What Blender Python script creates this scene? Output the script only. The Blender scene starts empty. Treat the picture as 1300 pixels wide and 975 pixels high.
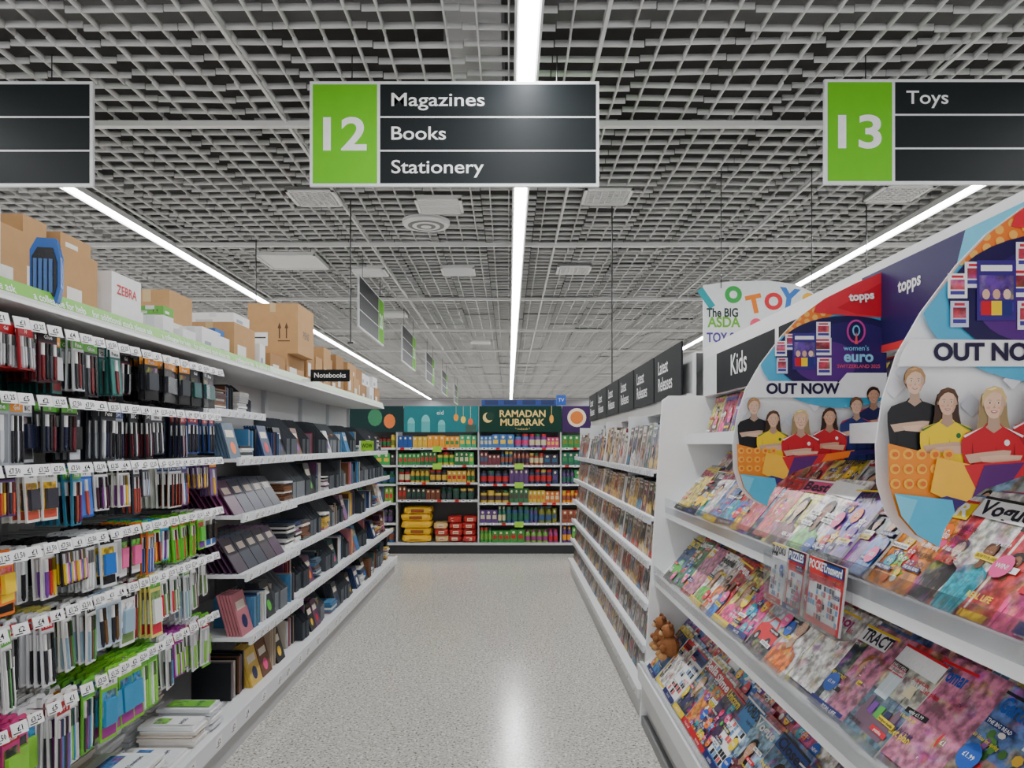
import bpy, math, random
import numpy as np
from mathutils import Vector, Matrix
random.seed(7)
F=940.0
# ------------------------------------------------------------------ helpers
def lin(c):
    out=[]
    for v in c[:3]:
        v=v/255.0
        out.append(v/12.92 if v<=0.04045 else ((v+0.055)/1.055)**2.4)
    return (out[0],out[1],out[2],1.0)
MATS={}
def mk_mat(name,rough=0.5,metal=0.0,noise=0.06,nscale=30.0,spec=0.5,bump=0.0,coat=0.0,photo=False):
    m=bpy.data.materials.new(name); m.use_nodes=True
    nt=m.node_tree; b=nt.nodes['Principled BSDF']
    at=nt.nodes.new('ShaderNodeAttribute'); at.attribute_name='Col'
    tc=nt.nodes.new('ShaderNodeTexCoord')
    nz=nt.nodes.new('ShaderNodeTexNoise'); nz.inputs['Scale'].default_value=nscale
    nt.links.new(tc.outputs['Object'],nz.inputs['Vector'])
    mr=nt.nodes.new('ShaderNodeMapRange'); mr.inputs['To Min'].default_value=1-noise; mr.inputs['To Max'].default_value=1+noise*0.5
    if photo:
        nz.inputs['Detail'].default_value=5; mr.inputs['From Min'].default_value=.38; mr.inputs['From Max'].default_value=.62
    nt.links.new(nz.outputs['Fac'],mr.inputs['Value'])
    mx=nt.nodes.new('ShaderNodeVectorMath'); mx.operation='SCALE'
    src=at.outputs['Color']
    if photo:
        n2=nt.nodes.new('ShaderNodeTexNoise'); n2.inputs['Scale'].default_value=nscale*.55; n2.inputs['Detail'].default_value=3
        nt.links.new(tc.outputs['Object'],n2.inputs['Vector'])
        hs=nt.nodes.new('ShaderNodeMapRange'); hs.inputs['From Min'].default_value=.48; hs.inputs['From Max'].default_value=.62; hs.inputs['To Max'].default_value=.5
        nt.links.new(n2.outputs['Fac'],hs.inputs['Value'])
        mixn=nt.nodes.new('ShaderNodeMix'); mixn.data_type='RGBA'
        nt.links.new(at.outputs['Color'],mixn.inputs['A']); 
        g=nt.nodes.new('ShaderNodeHueSaturation'); g.inputs['Saturation'].default_value=2.6; g.inputs['Value'].default_value=.8
        nt.links.new(n2.outputs['Color'],g.inputs['Color']); nt.links.new(g.outputs['Color'],mixn.inputs['B'])
        nt.links.new(hs.outputs['Result'],mixn.inputs['Factor']); src=mixn.outputs['Result']
    nt.links.new(src,mx.inputs[0]); nt.links.new(mr.outputs['Result'],mx.inputs['Scale'])
    nt.links.new(mx.outputs['Vector'],b.inputs['Base Color'])
    b.inputs['Roughness'].default_value=rough; b.inputs['Metallic'].default_value=metal
    b.inputs['Specular IOR Level'].default_value=spec
    b.inputs['Coat Weight'].default_value=coat
    if bump>0:
        bp=nt.nodes.new('ShaderNodeBump'); bp.inputs['Strength'].default_value=bump; bp.inputs['Distance'].default_value=0.01
        nt.links.new(nz.outputs['Fac'],bp.inputs['Height']); nt.links.new(bp.outputs['Normal'],b.inputs['Normal'])
    MATS[name]=m; return m
mk_mat('print',0.38,noise=0.10,nscale=25,spec=.32)
mk_mat('photo',0.32,noise=0.6,nscale=42,spec=.38,photo=True)
mk_mat('card',0.85,noise=0.12,nscale=18,bump=0.1)
mk_mat('paint',0.42,noise=0.03,nscale=6)
mk_mat('matte',0.7,noise=0.06,nscale=12,spec=.25)
mk_mat('sign',0.42,noise=0.04,nscale=12,spec=.12)
mk_mat('metal',0.3,metal=0.9,noise=0.05)
mk_mat('plastic',0.25,noise=0.05,nscale=40,spec=.4)
def acrylic():
    m=bpy.data.materials.new('acrylic'); m.use_nodes=True; nt=m.node_tree
    nt.nodes.clear()
    o=nt.nodes.new('ShaderNodeOutputMaterial'); t=nt.nodes.new('ShaderNodeBsdfTransparent'); g=nt.nodes.new('ShaderNodeBsdfGlossy')
    g.inputs['Roughness'].default_value=0.08
    t.inputs['Color'].default_value=(0.95,0.96,0.97,1)
    fr=nt.nodes.new('ShaderNodeLayerWeight'); fr.inputs['Blend'].default_value=0.2
    nz=nt.nodes.new('ShaderNodeTexNoise'); nz.inputs['Scale'].default_value=3
    mth=nt.nodes.new('ShaderNodeMath'); mth.operation='MULTIPLY'
    nt.links.new(fr.outputs['Fresnel'],mth.inputs[0]); nt.links.new(nz.outputs['Fac'],mth.inputs[1])
    mx=nt.nodes.new('ShaderNodeMixShader')
    nt.links.new(mth.outputs[0],mx.inputs[0]); nt.links.new(t.outputs[0],mx.inputs[1]); nt.links.new(g.outputs[0],mx.inputs[2])
    nt.links.new(mx.outputs[0],o.inputs[0]); MATS['acrylic']=m
acrylic()
def emit(name,col,st):
    m=bpy.data.materials.new(name); m.use_nodes=True; nt=m.node_tree
    b=nt.nodes['Principled BSDF']; b.inputs['Base Color'].default_value=(.9,.9,.9,1)
    b.inputs['Emission Color'].default_value=col; b.inputs['Emission Strength'].default_value=st
    MATS[name]=m
emit('emit',(0.98,0.99,1.0,1),66.0)

_tc={}
def text_geo(s,off=0.0,res=2):
    k=(s,off,res)
    if k in _tc: return _tc[k]
    cu=bpy.data.curves.new('t','FONT'); cu.body=s; cu.size=1; cu.offset=off; cu.resolution_u=res
    ob=bpy.data.objects.new('t',cu); bpy.context.scene.collection.objects.link(ob)
    dg=bpy.context.evaluated_depsgraph_get(); ev=ob.evaluated_get(dg); me=ev.to_mesh()
    v=np.array([(p.co.x,p.co.y) for p in me.vertices]) if len(me.vertices) else np.zeros((1,2))
    f=[list(p.vertices) for p in me.polygons]
    g=[]
    for q in f:
        a,b,c=v[q[0]],v[q[1]],v[q[2]]
        cr=(b[0]-a[0])*(c[1]-a[1])-(b[1]-a[1])*(c[0]-a[0])
        g.append(q if cr>=0 else q[::-1])
    ev.to_mesh_clear(); bpy.data.objects.remove(ob); bpy.data.curves.remove(cu)
    _tc[k]=(v,g); return _tc[k]

class MB:
    def __init__(s): s.v=[];s.f=[];s.c=[];s.m=[];s.R=np.eye(3);s.t=np.zeros(3)
    def frame(s,o=(0,0,0),u=(1,0,0),v=(0,1,0)):
        u=np.array(u,float);v=np.array(v,float);u/=np.linalg.norm(u);v/=np.linalg.norm(v)
        n=np.cross(u,v); s.R=np.stack([u,v,n],axis=1); s.t=np.array(o,float); return s
    def world(s): s.R=np.eye(3); s.t=np.zeros(3); return s
    def add(s,pts,faces,col,mat='print'):
        n=len(s.v); A=np.asarray(pts,float)@s.R.T+s.t; s.v.extend(A.tolist())
        s.f.extend([[i+n for i in f] for f in faces]); L=lin(col)
        s.c.extend([L]*len(faces)); s.m.extend([mat]*len(faces))
    def poly(s,p2,col,w=0.0,mat='print'):
        a=0
        for i in range(len(p2)):
            x0,y0=p2[i]; x1,y1=p2[(i+1)%len(p2)]; a+=x0*y1-x1*y0
        idx=list(range(len(p2)))
        if a<0: idx=idx[::-1]
        s.add([(x,y,w) for x,y in p2],[idx],col,mat)
    def rect(s,x0,y0,x1,y1,col,w=0.0,mat='print'):
        s.poly([(x0,y0),(x1,y0),(x1,y1),(x0,y1)],col,w,mat)
    def ell(s,cx,cy,rx,ry,col,w=0.0,n=14,a0=0,a1=360,mat='print',rot=0):
        full=(a1-a0)>=360; pts=[]; cr=math.cos(math.radians(rot)); sr=math.sin(math.radians(rot))
        for i in range(n if full else n+1):
            a=math.radians(a0+(a1-a0)*i/n); x=rx*math.cos(a); y=ry*math.sin(a)
            pts.append((cx+x*cr-y*sr,cy+x*sr+y*cr))
        s.poly(pts,col,w,mat)
    def text(s,t,x,y,h,col,w=0.0,al='C',maxw=None,off=0.0,res=2,mat='print',rot=0,fitw=None):
        v,f=text_geo(t,off,res)
        if not f: return
        mn=v.min(0);mxx=v.max(0); wd=mxx[0]-mn[0]; hh=0.72*1.0
        sc=h/hh; sx=sc
        if maxw and wd*sx>maxw: sx=maxw/wd
        if fitw: sx=fitw/wd
        X=(v[:,0]-mn[0])*sx; Y=v[:,1]*sc
        W=wd*sx
        if al=='C': X=X-W/2
        elif al=='R': X=X-W
        if rot:
            a=math.radians(rot); X,Y=X*math.cos(a)-Y*math.sin(a),X*math.sin(a)+Y*math.cos(a)
        s.add(np.stack([X+x,Y+y,np.full(len(X),w)],1),f,col,mat)
    def box(s,x0,x1,y0,y1,z0,z1,col,mat='paint',cols=None):
        P=[(x0,y0,z0),(x1,y0,z0),(x1,y1,z0),(x0,y1,z0),(x0,y0,z1),(x1,y0,z1),(x1,y1,z1),(x0,y1,z1)]
        Fc=[[0,3,2,1],[4,5,6,7],[0,1,5,4],[1,2,6,5],[2,3,7,6],[3,0,4,7]]
        s.add(P,Fc,col,mat)
    def prism(s,p2,w0,w1,col,mat='print'):
        a=0
        for i in range(len(p2)):
            x0,y0=p2[i]; x1,y1=p2[(i+1)%len(p2)]; a+=x0*y1-x1*y0
        if a<0: p2=p2[::-1]
        n=len(p2); P=[(x,y,w0) for x,y in p2]+[(x,y,w1) for x,y in p2]
        Fc=[list(range(n))[::-1],list(range(n,2*n))]+[[i,(i+1)%n,n+(i+1)%n,n+i] for i in range(n)]
        s.add(P,Fc,col,mat)
    def cyl(s,cx,cy,z0,z1,r0,r1,col,n=10,mat='plastic'):
        P=[(cx+r0*math.cos(6.2832*i/n),cy+r0*math.sin(6.2832*i/n),z0) for i in range(n)]
        P+=[(cx+r1*math.cos(6.2832*i/n),cy+r1*math.sin(6.2832*i/n),z1) for i in range(n)]
        Fc=[list(range(n))[::-1],list(range(n,2*n))]+[[i,(i+1)%n,n+(i+1)%n,n+i] for i in range(n)]
        s.add(P,Fc,col,mat)
    def blob(s,c,r,col,e=0.6,nu=12,nv=8,mat='plastic',cr=0.0,rg=None):
        def sp(x,p): return math.copysign(abs(x)**p,x)
        P=[];Fc=[]
        for j in range(nv+1):
            ph=-math.pi/2+math.pi*j/nv
            for i in range(nu):
                th=2*math.pi*i/nu
                k=1+(rg.uniform(-cr,cr) if cr else 0)
                P.append((c[0]+k*r[0]*sp(math.cos(ph),e)*sp(math.cos(th),e),c[1]+k*r[1]*sp(math.cos(ph),e)*sp(math.sin(th),e),c[2]+k*r[2]*sp(math.sin(ph),e)))
        for j in range(nv):
            for i in range(nu):
                a=j*nu+i;b=j*nu+(i+1)%nu
                Fc.append([a,b,b+nu,a+nu])
        s.add(P,Fc,col,mat)
    def build(s,name,origin=None):
        me=bpy.data.meshes.new(name)
        V=np.array(s.v)
        if origin is None:
            mn=V.min(0);mx=V.max(0); origin=((mn[0]+mx[0])/2,(mn[1]+mx[1])/2,mn[2])
        V=V-np.array(origin)
        me.from_pydata(V.tolist(),[],s.f)
        ms=[]
        for m in s.m:
            if m not in ms: ms.append(m)
        for m in ms: me.materials.append(MATS[m])
        d={m:i for i,m in enumerate(ms)}
        me.polygons.foreach_set('material_index',np.array([d[m] for m in s.m],dtype=np.int32))
        at=me.color_attributes.new('Col','FLOAT_COLOR','CORNER')
        lt=np.array([len(f) for f in s.f]); C=np.repeat(np.array(s.c,dtype=np.float32),lt,axis=0)
        at.data.foreach_set('color',C.ravel())
        me.update()
        ob=bpy.data.objects.new(name,me); ob.location=origin
        bpy.context.scene.collection.objects.link(ob); return ob

WHITE=(238,238,236)
L=0.0005
# ------------------------------------------------------------------ room shell
def simple_plane(name,pts,mat):
    me=bpy.data.meshes.new(name); me.from_pydata(pts,[],[[0,1,2,3]]); me.materials.append(mat)
    ob=bpy.data.objects.new(name,me); bpy.context.scene.collection.objects.link(ob); return ob
def floor_mat():
    m=bpy.data.materials.new('terrazzo'); m.use_nodes=True; nt=m.node_tree; b=nt.nodes['Principled BSDF']
    tc=nt.nodes.new('ShaderNodeTexCoord')
    def vor(scale,thr,soft,seed):
        mp=nt.nodes.new('ShaderNodeMapping'); mp.inputs['Location'].default_value=(seed,seed*1.7,0)
        nt.links.new(tc.outputs['Object'],mp.inputs[0])
        v=nt.nodes.new('ShaderNodeTexNoise'); v.inputs['Scale'].default_value=scale; v.inputs['Detail'].default_value=2
        nt.links.new(mp.outputs[0],v.inputs['Vector'])
        r=nt.nodes.new('ShaderNodeMapRange'); r.inputs['From Min'].default_value=thr; r.inputs['From Max'].default_value=thr+soft
        nt.links.new(v.outputs['Fac'],r.inputs['Value']); return r
    a=vor(78,0.595,0.02,0); c=vor(105,0.60,0.02,11); d=vor(60,0.59,0.02,23); e=vor(0.8,0.3,0.5,5)
    base=(lin((200,197,189)),lin((88,85,80)),lin((232,230,224)),lin((144,130,110)))
    m1=nt.nodes.new('ShaderNodeMix'); m1.data_type='RGBA'; m1.inputs['A'].default_value=base[0]; m1.inputs['B'].default_value=base[1]
    nt.links.new(a.outputs[0],m1.inputs['Factor'])
    m2=nt.nodes.new('ShaderNodeMix'); m2.data_type='RGBA'; m2.inputs['B'].default_value=base[3]
    nt.links.new(m1.outputs['Result'],m2.inputs['A']); nt.links.new(c.outputs[0],m2.inputs['Factor'])
    m3=nt.nodes.new('ShaderNodeMix'); m3.data_type='RGBA'; m3.inputs['B'].default_value=base[2]
    nt.links.new(m2.outputs['Result'],m3.inputs['A']); nt.links.new(d.outputs[0],m3.inputs['Factor'])
    nt.links.new(m3.outputs['Result'],b.inputs['Base Color'])
    rr=nt.nodes.new('ShaderNodeMapRange'); rr.inputs['To Min'].default_value=0.15; rr.inputs['To Max'].default_value=0.24
    nt.links.new(e.outputs[0],rr.inputs['Value']); nt.links.new(rr.outputs[0],b.inputs['Roughness'])
    return m
def wall_mat(name,c):
    m=bpy.data.materials.new(name); m.use_nodes=True; nt=m.node_tree; b=nt.nodes['Principled BSDF']
    nz=nt.nodes.new('ShaderNodeTexNoise'); nz.inputs['Scale'].default_value=2
    cr=nt.nodes.new('ShaderNodeValToRGB'); k=lin(c); cr.color_ramp.elements[0].color=(k[0]*.9,k[1]*.9,k[2]*.9,1); cr.color_ramp.elements[1].color=k
    nt.links.new(nz.outputs['Fac'],cr.inputs[0]); nt.links.new(cr.outputs[0],b.inputs['Base Color']); b.inputs['Roughness'].default_value=0.8
    return m
XW=22; YF=42; YN=-3
simple_plane('floor',[(-XW,YN,0),(XW,YN,0),(XW,YF,0),(-XW,YF,0)],floor_mat())
simple_plane('ceiling',[(-XW,YN,5.0),(-XW,YF,5.0),(XW,YF,5.0),(XW,YN,5.0)],wall_mat('roof_dark',(40,39,38)))
wm=wall_mat('wall_paint',(180,178,182))
simple_plane('wall_back',[(-XW,YF,0),(XW,YF,0),(XW,YF,5),(-XW,YF,5)],wm)
simple_plane('wall_left',[(-XW,YN,0),(-XW,YF,0),(-XW,YF,5),(-XW,YN,5)],wm)
simple_plane('wall_right',[(XW,YN,0),(XW,YF,0),(XW,YF,5),(XW,YN,5)],wm)

# open-cell ceiling grid
ZC=4.11
LX=[0.12+4.5*k for k in range(-4,5)]
def ceiling_grid():
    rng=np.random.RandomState(3)
    def bx(x0,x1,y0,y1,z0,z1):
        return [(x0,y0,z0),(x1,y0,z0),(x1,y1,z0),(x0,y1,z0),(x0,y0,z1),(x1,y0,z1),(x1,y1,z1),(x0,y1,z1)]
    T=[]
    h=0.30; th=0.006
    for o in (-0.2,0.0,0.2):
        T+=bx(o-th,o+th,-h+.004,h-.004,0,0.042)
        T+=bx(-h+.004,h-.004,o-th,o+th,0.001,0.041)
    T=np.array(T); nb=6
    fb=[[0,3,2,1],[4,5,6,7],[0,1,5,4],[1,2,6,5],[2,3,7,6],[3,0,4,7]]
    Fq=np.array([[i+8*k for i in f] for k in range(nb) for f in fb])
    tiles=[]
    for i in range(-33,34):
        for j in range(0,66):
            x=i*0.6; y=1.8+j*0.6+.3
            tiles.append((x,y))
    n=len(tiles); tiles=np.array(tiles)
    jz=rng.rand(n)*0.03; tx=(rng.rand(n)-.5)*0.04; ty=(rng.rand(n)-.5)*0.04
    V=np.repeat(T[None],n,0)
    V[:,:,2]+=V[:,:,0]*tx[:,None]+V[:,:,1]*ty[:,None]+jz[:,None]+ZC+0.014
    V[:,:,0]+=tiles[:,0][:,None]; V[:,:,1]+=tiles[:,1][:,None]
    V=V.reshape(-1,3)
    FF=(Fq[None]+ (np.arange(n)*len(T))[:,None,None]).reshape(-1,4)
    me=bpy.data.meshes.new('ceiling_grid')
    me.vertices.add(len(V)); me.vertices.foreach_set('co',V.ravel())
    me.loops.add(len(FF)*4); me.loops.foreach_set('vertex_index',FF.ravel().astype(np.int32))
    me.polygons.add(len(FF)); me.polygons.foreach_set('loop_start',np.arange(0,len(FF)*4,4,dtype=np.int32))
    try: me.polygons.foreach_set('loop_total',np.full(len(FF),4,dtype=np.int32))
    except Exception: pass
    me.update(calc_edges=True); me.validate()
    me.materials.append(wall_mat('grid_white',(214,214,214)))
    ob=bpy.data.objects.new('ceiling_grid',me); bpy.context.scene.collection.objects.link(ob)
ceiling_grid()
b=MB()
for k in range(11):
    y=6.0+3.6*k
    b.box(-20,20,y-.03,y+.03,ZC-.035,ZC+.008,(222,222,222))
for k in range(-8,9):
    x=-1.8+2.4*k
    b.box(x-.012,x+.012,2,41.8,ZC-.010,ZC+.006,(215,215,215))
b.build('ceiling_carrier_beams')
b=MB()
for y in (4.9,8.2,13,19,27):
    b.box(-20,20,y,y+.35,4.45,4.75,(92,92,92),'matte')
for x in (-6,5.5):
    b.box(x,x+.5,1.5,40,4.5,4.8,(130,130,130),'matte')
b.box(-.42,-.05,1.5,7.0,4.22,4.42,(170,170,172),'paint')
for i in range(9): b.box(-.44,-.03,2.0+i*.6,2.03+i*.6,4.21,4.43,(150,150,152),'paint')
b.build('ventilation_ducts')
for x in LX:
    b=MB()
    b.box(x-.085,x+.085,1.0,41.5,4.068,4.105,(225,225,225))
    y=1.0
    while y<41:
        y1=min(y+1.5,41.5)
        b.add([(x-.055,y+.012,4.062),(x-.055,y1-.012,4.062),(x+.055,y1-.012,4.062),(x+.055,y+.012,4.062)],[[0,1,2,3]],WHITE,'emit')
        y=y1
    b.box(x-.085,x-.07,1.0,41.5,4.05,4.068,(225,225,225)); b.box(x+.07,x+.085,1.0,41.5,4.05,4.068,(225,225,225))
    b.build('ceiling_light_strip')
def at_ceil(px,py,H=2.6):
    d=H*F/(565-py); return (px-646)/F*d,d
for (px,py,kind) in [(400,252,'e'),(770,250,'e'),(558,262,'v'),(372,333,'p'),(582,345,'v'),(1140,246,'e'),(728,343,'e'),(470,346,'v'),(610,435,'v'),(500,400,'v')]:
    x,y=at_ceil(px,py); b=MB(); s=.25 if kind!='p' else .42
    b.box(x-s,x+s,y-s,y+s,ZC-.004,ZC+.03,(225,225,225) if kind!='e' else (120,120,120))
    b.box(x-s,x+s,y-s,y-s+.03,ZC-.02,ZC-.003,(235,235,235)); b.box(x-s,x+s,y+s-.03,y+s,ZC-.02,ZC-.003,(235,235,235))
    b.box(x-s,x-s+.03,y-s,y+s,ZC-.02,ZC-.003,(235,235,235)); b.box(x+s-.03,x+s,y-s,y+s,ZC-.02,ZC-.003,(235,235,235))
    if kind!='p':
        for i in range(1,8):
            q=-s+2*s*i/8
            b.box(x-s+.03,x+s-.03,y+q-.006,y+q+.006,ZC-.02,ZC-.004,(235,235,235))
            if kind=='e': b.box(x+q-.006,x+q+.006,y-s+.03,y+s-.03,ZC-.02,ZC-.004,(235,235,235))
    b.build('ceiling_vent' if kind!='p' else 'ceiling_panel')
x,y=at_ceil(541,283); b=MB()
for i,r in enumerate([.26,.21,.16,.11,.06]):
    b.cyl(x,y,ZC-.045-.004*i,ZC-.02+.0*i,r,r+.02,(228,228,228) if i%2==0 else (90,90,90),24,'paint')
b.cyl(x,y,ZC-.02,ZC+.01,.24,.28,(228,228,228),24,'paint')
b.build('round_air_diffuser')

# ------------------------------------------------------------------ aisle signs
GREEN=(104,190,30); SBLK=(34,38,40)
FW={'Magazines':.621,'Books':.363,'Stationery':.616,'Toys':.28}
def aisle_sign(x,y,z,num,lines,rot=0,gright=False,w=1.93,h=0.70,rodtop=ZC):
    b=MB(); hw=w/2;hh=h/2
    b.box(-hw,hw,-.012,.012,-hh,hh,(225,228,230),'paint')
    for side in (0,1):
        if side==0: b.frame((0,-.0125,0),(1,0,0),(0,0,1))
        else: b.frame((0,.0125,0),(-1,0,0),(0,0,1))
        m=.02
        b.rect(-hw,-hh,hw,hh,(232,234,235),0)
        gx0,gx1=(-hw+m,-hw+m+.43) if not gright else (hw-m-.43,hw-m)
        tx0,tx1=(gx1+.02,hw-m) if not gright else (-hw+m,gx0-.02)
        b.rect(gx0,-hh+m,gx1,hh-m,GREEN,L*2,'matte')
        if num: b.text(num,(gx0+gx1)/2,-.105,.22,(250,250,250),L*4,off=.022,fitw=.29,res=6)
        rh=(h-2*m-2*.012)/3
        for i in range(3):
            y1=hh-m-i*(rh+.012)
            b.rect(tx0,y1-rh,tx1,y1,SBLK,L*2,'sign')
            if i<len(lines) and lines[i]: b.text(lines[i],tx0+.075,y1-rh/2-.038,.09,(250,250,250),L*4,al='L',off=.008,fitw=FW[lines[i]],res=5)
    b.world()
    for sx in (-hw+.28,hw-.28):
        b.cyl(sx,0,hh,rodtop-z,.004,.004,(60,60,60),6,'metal')
    ob=b.build('aisle_sign',origin=(0,0,0)); ob.location=(x,y,z); ob.rotation_euler=(0,0,math.radians(rot))
    return ob
ZS=3.575
aisle_sign(-.363,4.95,ZS,'12',['Magazines','Books','Stationery'])
aisle_sign(3.07,4.95,ZS+.015,'13',['Toys','',''])
aisle_sign(-3.74,4.95,ZS,'11',['','',''])
for i,yy in enumerate((10.8,14.8,18.8,23,28)):
    aisle_sign(-2.0,yy,3.42,str(20+i),['','',''],rot=90,gright=True)

# ------------------------------------------------------------------ artwork helpers
SKIN=[(232,190,160),(222,176,145),(240,204,178),(150,102,74),(205,158,126)]
HAIR=[(45,30,24),(96,60,36),(214,178,112),(150,92,50),(30,24,24),(188,140,84)]
def sc_(c,k): return tuple(max(0,min(255,int(v*k))) for v in c)
def portrait(b,x,y,s,skin,hair,shirt,w0,bl=2.0,long=True,body=True,trim=None,arms=False,m='print'):
    hd=sc_(hair,.72); hl=sc_(hair,1.22)
    if long:
        b.poly([(x-.36*s,y+.3*s),(x-.44*s,y),(x-.46*s,y-.45*s),(x-.56*s,y-.95*s),(x-.3*s,y-1.05*s),(x+.3*s,y-1.02*s),(x+.55*s,y-.9*s),(x+.45*s,y-.4*s),(x+.43*s,y),(x+.36*s,y+.3*s),(x,y+.56*s)],hd,w0)
    else: b.ell(x,y+.1*s,.40*s,.47*s,hd,w0,18)
    if body:
        P=[(-.82,-bl),(-1.0,-1.5),(-1.0,-1.15),(-.86,-.92),(-.55,-.8),(-.3,-.72),(-.2,-.6),(.2,-.6),(.3,-.72),(.55,-.8),(.86,-.92),(1.0,-1.15),(1.0,-1.5),(.82,-bl)]
        P=[(p,max(q,-bl)) for p,q in P]
        b.poly([(x+p*s,y+q*s) for p,q in P],shirt,w0+L,m)
        dks=sc_(shirt,.68)
        if bl>1.5:
            b.poly([(x-.7*s,y-bl*s),(x-.66*s,y-1.2*s),(x-.58*s,y-bl*s)],dks,w0+1.5*L); b.poly([(x+.7*s,y-bl*s),(x+.66*s,y-1.2*s),(x+.58*s,y-bl*s)],dks,w0+1.5*L)
            b.poly([(x-.1*s,y-bl*s),(x+.1*s,y-1.3*s),(x+.12*s,y-bl*s)],sc_(shirt,.85),w0+1.5*L)
        b.poly([(x+.45*s,y-.83*s),(x+.86*s,y-.93*s),(x+1.0*s,y-1.15*s),(x+.95*s,y-1.3*s),(x+.8*s,y-1.05*s)],sc_(shirt,.8),w0+1.6*L)
        if trim:
            for q in (-1,1):
                b.poly([(x+q*.32*s,y-.72*s),(x+q*.42*s,y-.76*s),(x+q*.95*s,y-1.0*s),(x+q*.9*s,y-1.06*s)],trim,w0+2*L)
            b.ell(x+.42*s,y-1.22*s,.09*s,.1*s,trim,w0+2*L,10)
        if arms and bl>1.75:
            a=-1.72
            b.poly([(x-.9*s,y+(a+.12)*s),(x-.75*s,y+(a-.15)*s),(x+.5*s,y+(a+.06)*s),(x+.55*s,y+(a+.25)*s),(x+.3*s,y+(a+.27)*s),(x-.5*s,y+(a+.18)*s)],sc_(skin,.92),w0+2.2*L)
            b.poly([(x+.9*s,y+(a+.1)*s),(x+.78*s,y+(a-.2)*s),(x-.35*s,y+(a-.1)*s),(x-.45*s,y+(a+.06)*s),(x+.2*s,y+(a+.12)*s)],skin,w0+2.6*L)
    dk=sc_(skin,.80)
    b.poly([(x-.17*s,y-.28*s),(x-.19*s,y-.66*s),(x-.26*s,y-.74*s),(x,y-.92*s),(x+.26*s,y-.74*s),(x+.19*s,y-.66*s),(x+.17*s,y-.28*s)],dk,w0+3*L)
    face=[(0,-.47),(.12,-.44),(.22,-.34),(.29,-.18),(.33,.02),(.33,.22),(.26,.38),(.1,.46),(-.1,.46),(-.26,.38),(-.33,.22),(-.33,.02),(-.29,-.18),(-.22,-.34),(-.12,-.44)]
    for q in (-1,1): b.ell(x+q*.34*s,y+.0*s,.05*s,.09*s,dk,w0+3.4*L,8)
    b.poly([(x+p*s,y+q*s) for p,q in face],skin,w0+4*L)
    b.poly([(x+p*s,y+q*s) for p,q in [(.12,-.44),(.22,-.34),(.29,-.18),(.33,.02),(.33,.22),(.26,.38),(.22,.1),(.2,-.2)]],sc_(skin,.88),w0+4.3*L)
    for q in (-1,1): b.ell(x+q*.18*s,y-.13*s,.07*s,.05*s,(min(255,skin[0]+4),int(skin[1]*.88),int(skin[2]*.86)),w0+4.5*L,8)
    b.poly([(x-.37*s,y-.05*s),(x-.38*s,y+.25*s),(x-.25*s,y+.47*s),(x+.02*s,y+.56*s),(x+.26*s,y+.48*s),(x+.39*s,y+.22*s),(x+.37*s,y-.05*s),(x+.32*s,y+.15*s),(x+.2*s,y+.32*s),(x+.02*s,y+.38*s),(x-.12*s,y+.33*s),(x-.27*s,y+.18*s)],hair,w0+5*L)
    b.poly([(x-.22*s,y+.44*s),(x+.02*s,y+.52*s),(x+.1*s,y+.48*s),(x-.08*s,y+.42*s)],hl,w0+5.3*L)
    for q in (-1,1):
        b.ell(x+q*.135*s,y+.025*s,.058*s,.026*s,(240,236,232),w0+5*L,8); b.ell(x+q*.135*s,y+.025*s,.026*s,.027*s,(46,34,30),w0+5.4*L,8)
        b.poly([(x+q*.06*s,y+.095*s),(x+q*.13*s,y+.125*s),(x+q*.22*s,y+.1*s),(x+q*.13*s,y+.105*s)],hd,w0+5*L)
    b.poly([(x-.045*s,y-.125*s),(x,y-.145*s),(x+.05*s,y-.125*s),(x+.02*s,y-.08*s),(x+.025*s,y+.03*s),(x,y-.08*s)],sc_(skin,.84),w0+5*L)
    b.poly([(x-.12*s,y-.23*s),(x-.03*s,y-.215*s),(x,y-.225*s),(x+.03*s,y-.215*s),(x+.12*s,y-.23*s),(x+.05*s,y-.295*s),(x-.05*s,y-.295*s)],(178,84,84),w0+5*L)
    b.poly([(x-.085*s,y-.235*s),(x+.085*s,y-.235*s),(x+.04*s,y-.262*s),(x-.04*s,y-.262*s)],(246,242,238),w0+5.5*L)
BR=[(214,30,44),(240,70,140),(250,200,30),(40,120,210),(90,190,70),(250,120,30),(130,60,170),(30,170,190),(245,245,240),(30,40,90)]
TIT={'lady':["Bella","Chat","Best","Woman","people","Closer","Style","that's life!","Take a Break","Love it","Vogue","Prima","hello","Woman's Own"],
 'home':["YourHome","Garden","Kitchen","Home & Style","Ideal","Country","Homes","Garden News","House"],
 'kids':["KIDS","Puppy","Unicorn","FUN!","Magic","hero","Jungle","Dino","STAR","Slime","Girl"],
 'puzzle':["SUDOKU","PUZZLES","WORDS","Crossword","Arrow"],
 'man':["FourFour","Soccer","Drag","Auto","TRACTOR","Racing","Bike","Fishing","TV Week"],
 'book':["The Girl","Summer","Silent","MURDER","Dark","HOME","Night","The Lie","Secrets","Island","One Day","ASH","The Wife"]}
LINES=["REAL LIFE","win £500","recipes inside","SHOCK","my story","free gift","HER SECRET","diet plan","PLUS","only £1.99","GROW YOUR OWN","60 ideas for spring","I lost it all","EARLY PEAS","puzzles","Summer heroes","bargain buys","THE BIG READ"]
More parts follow.
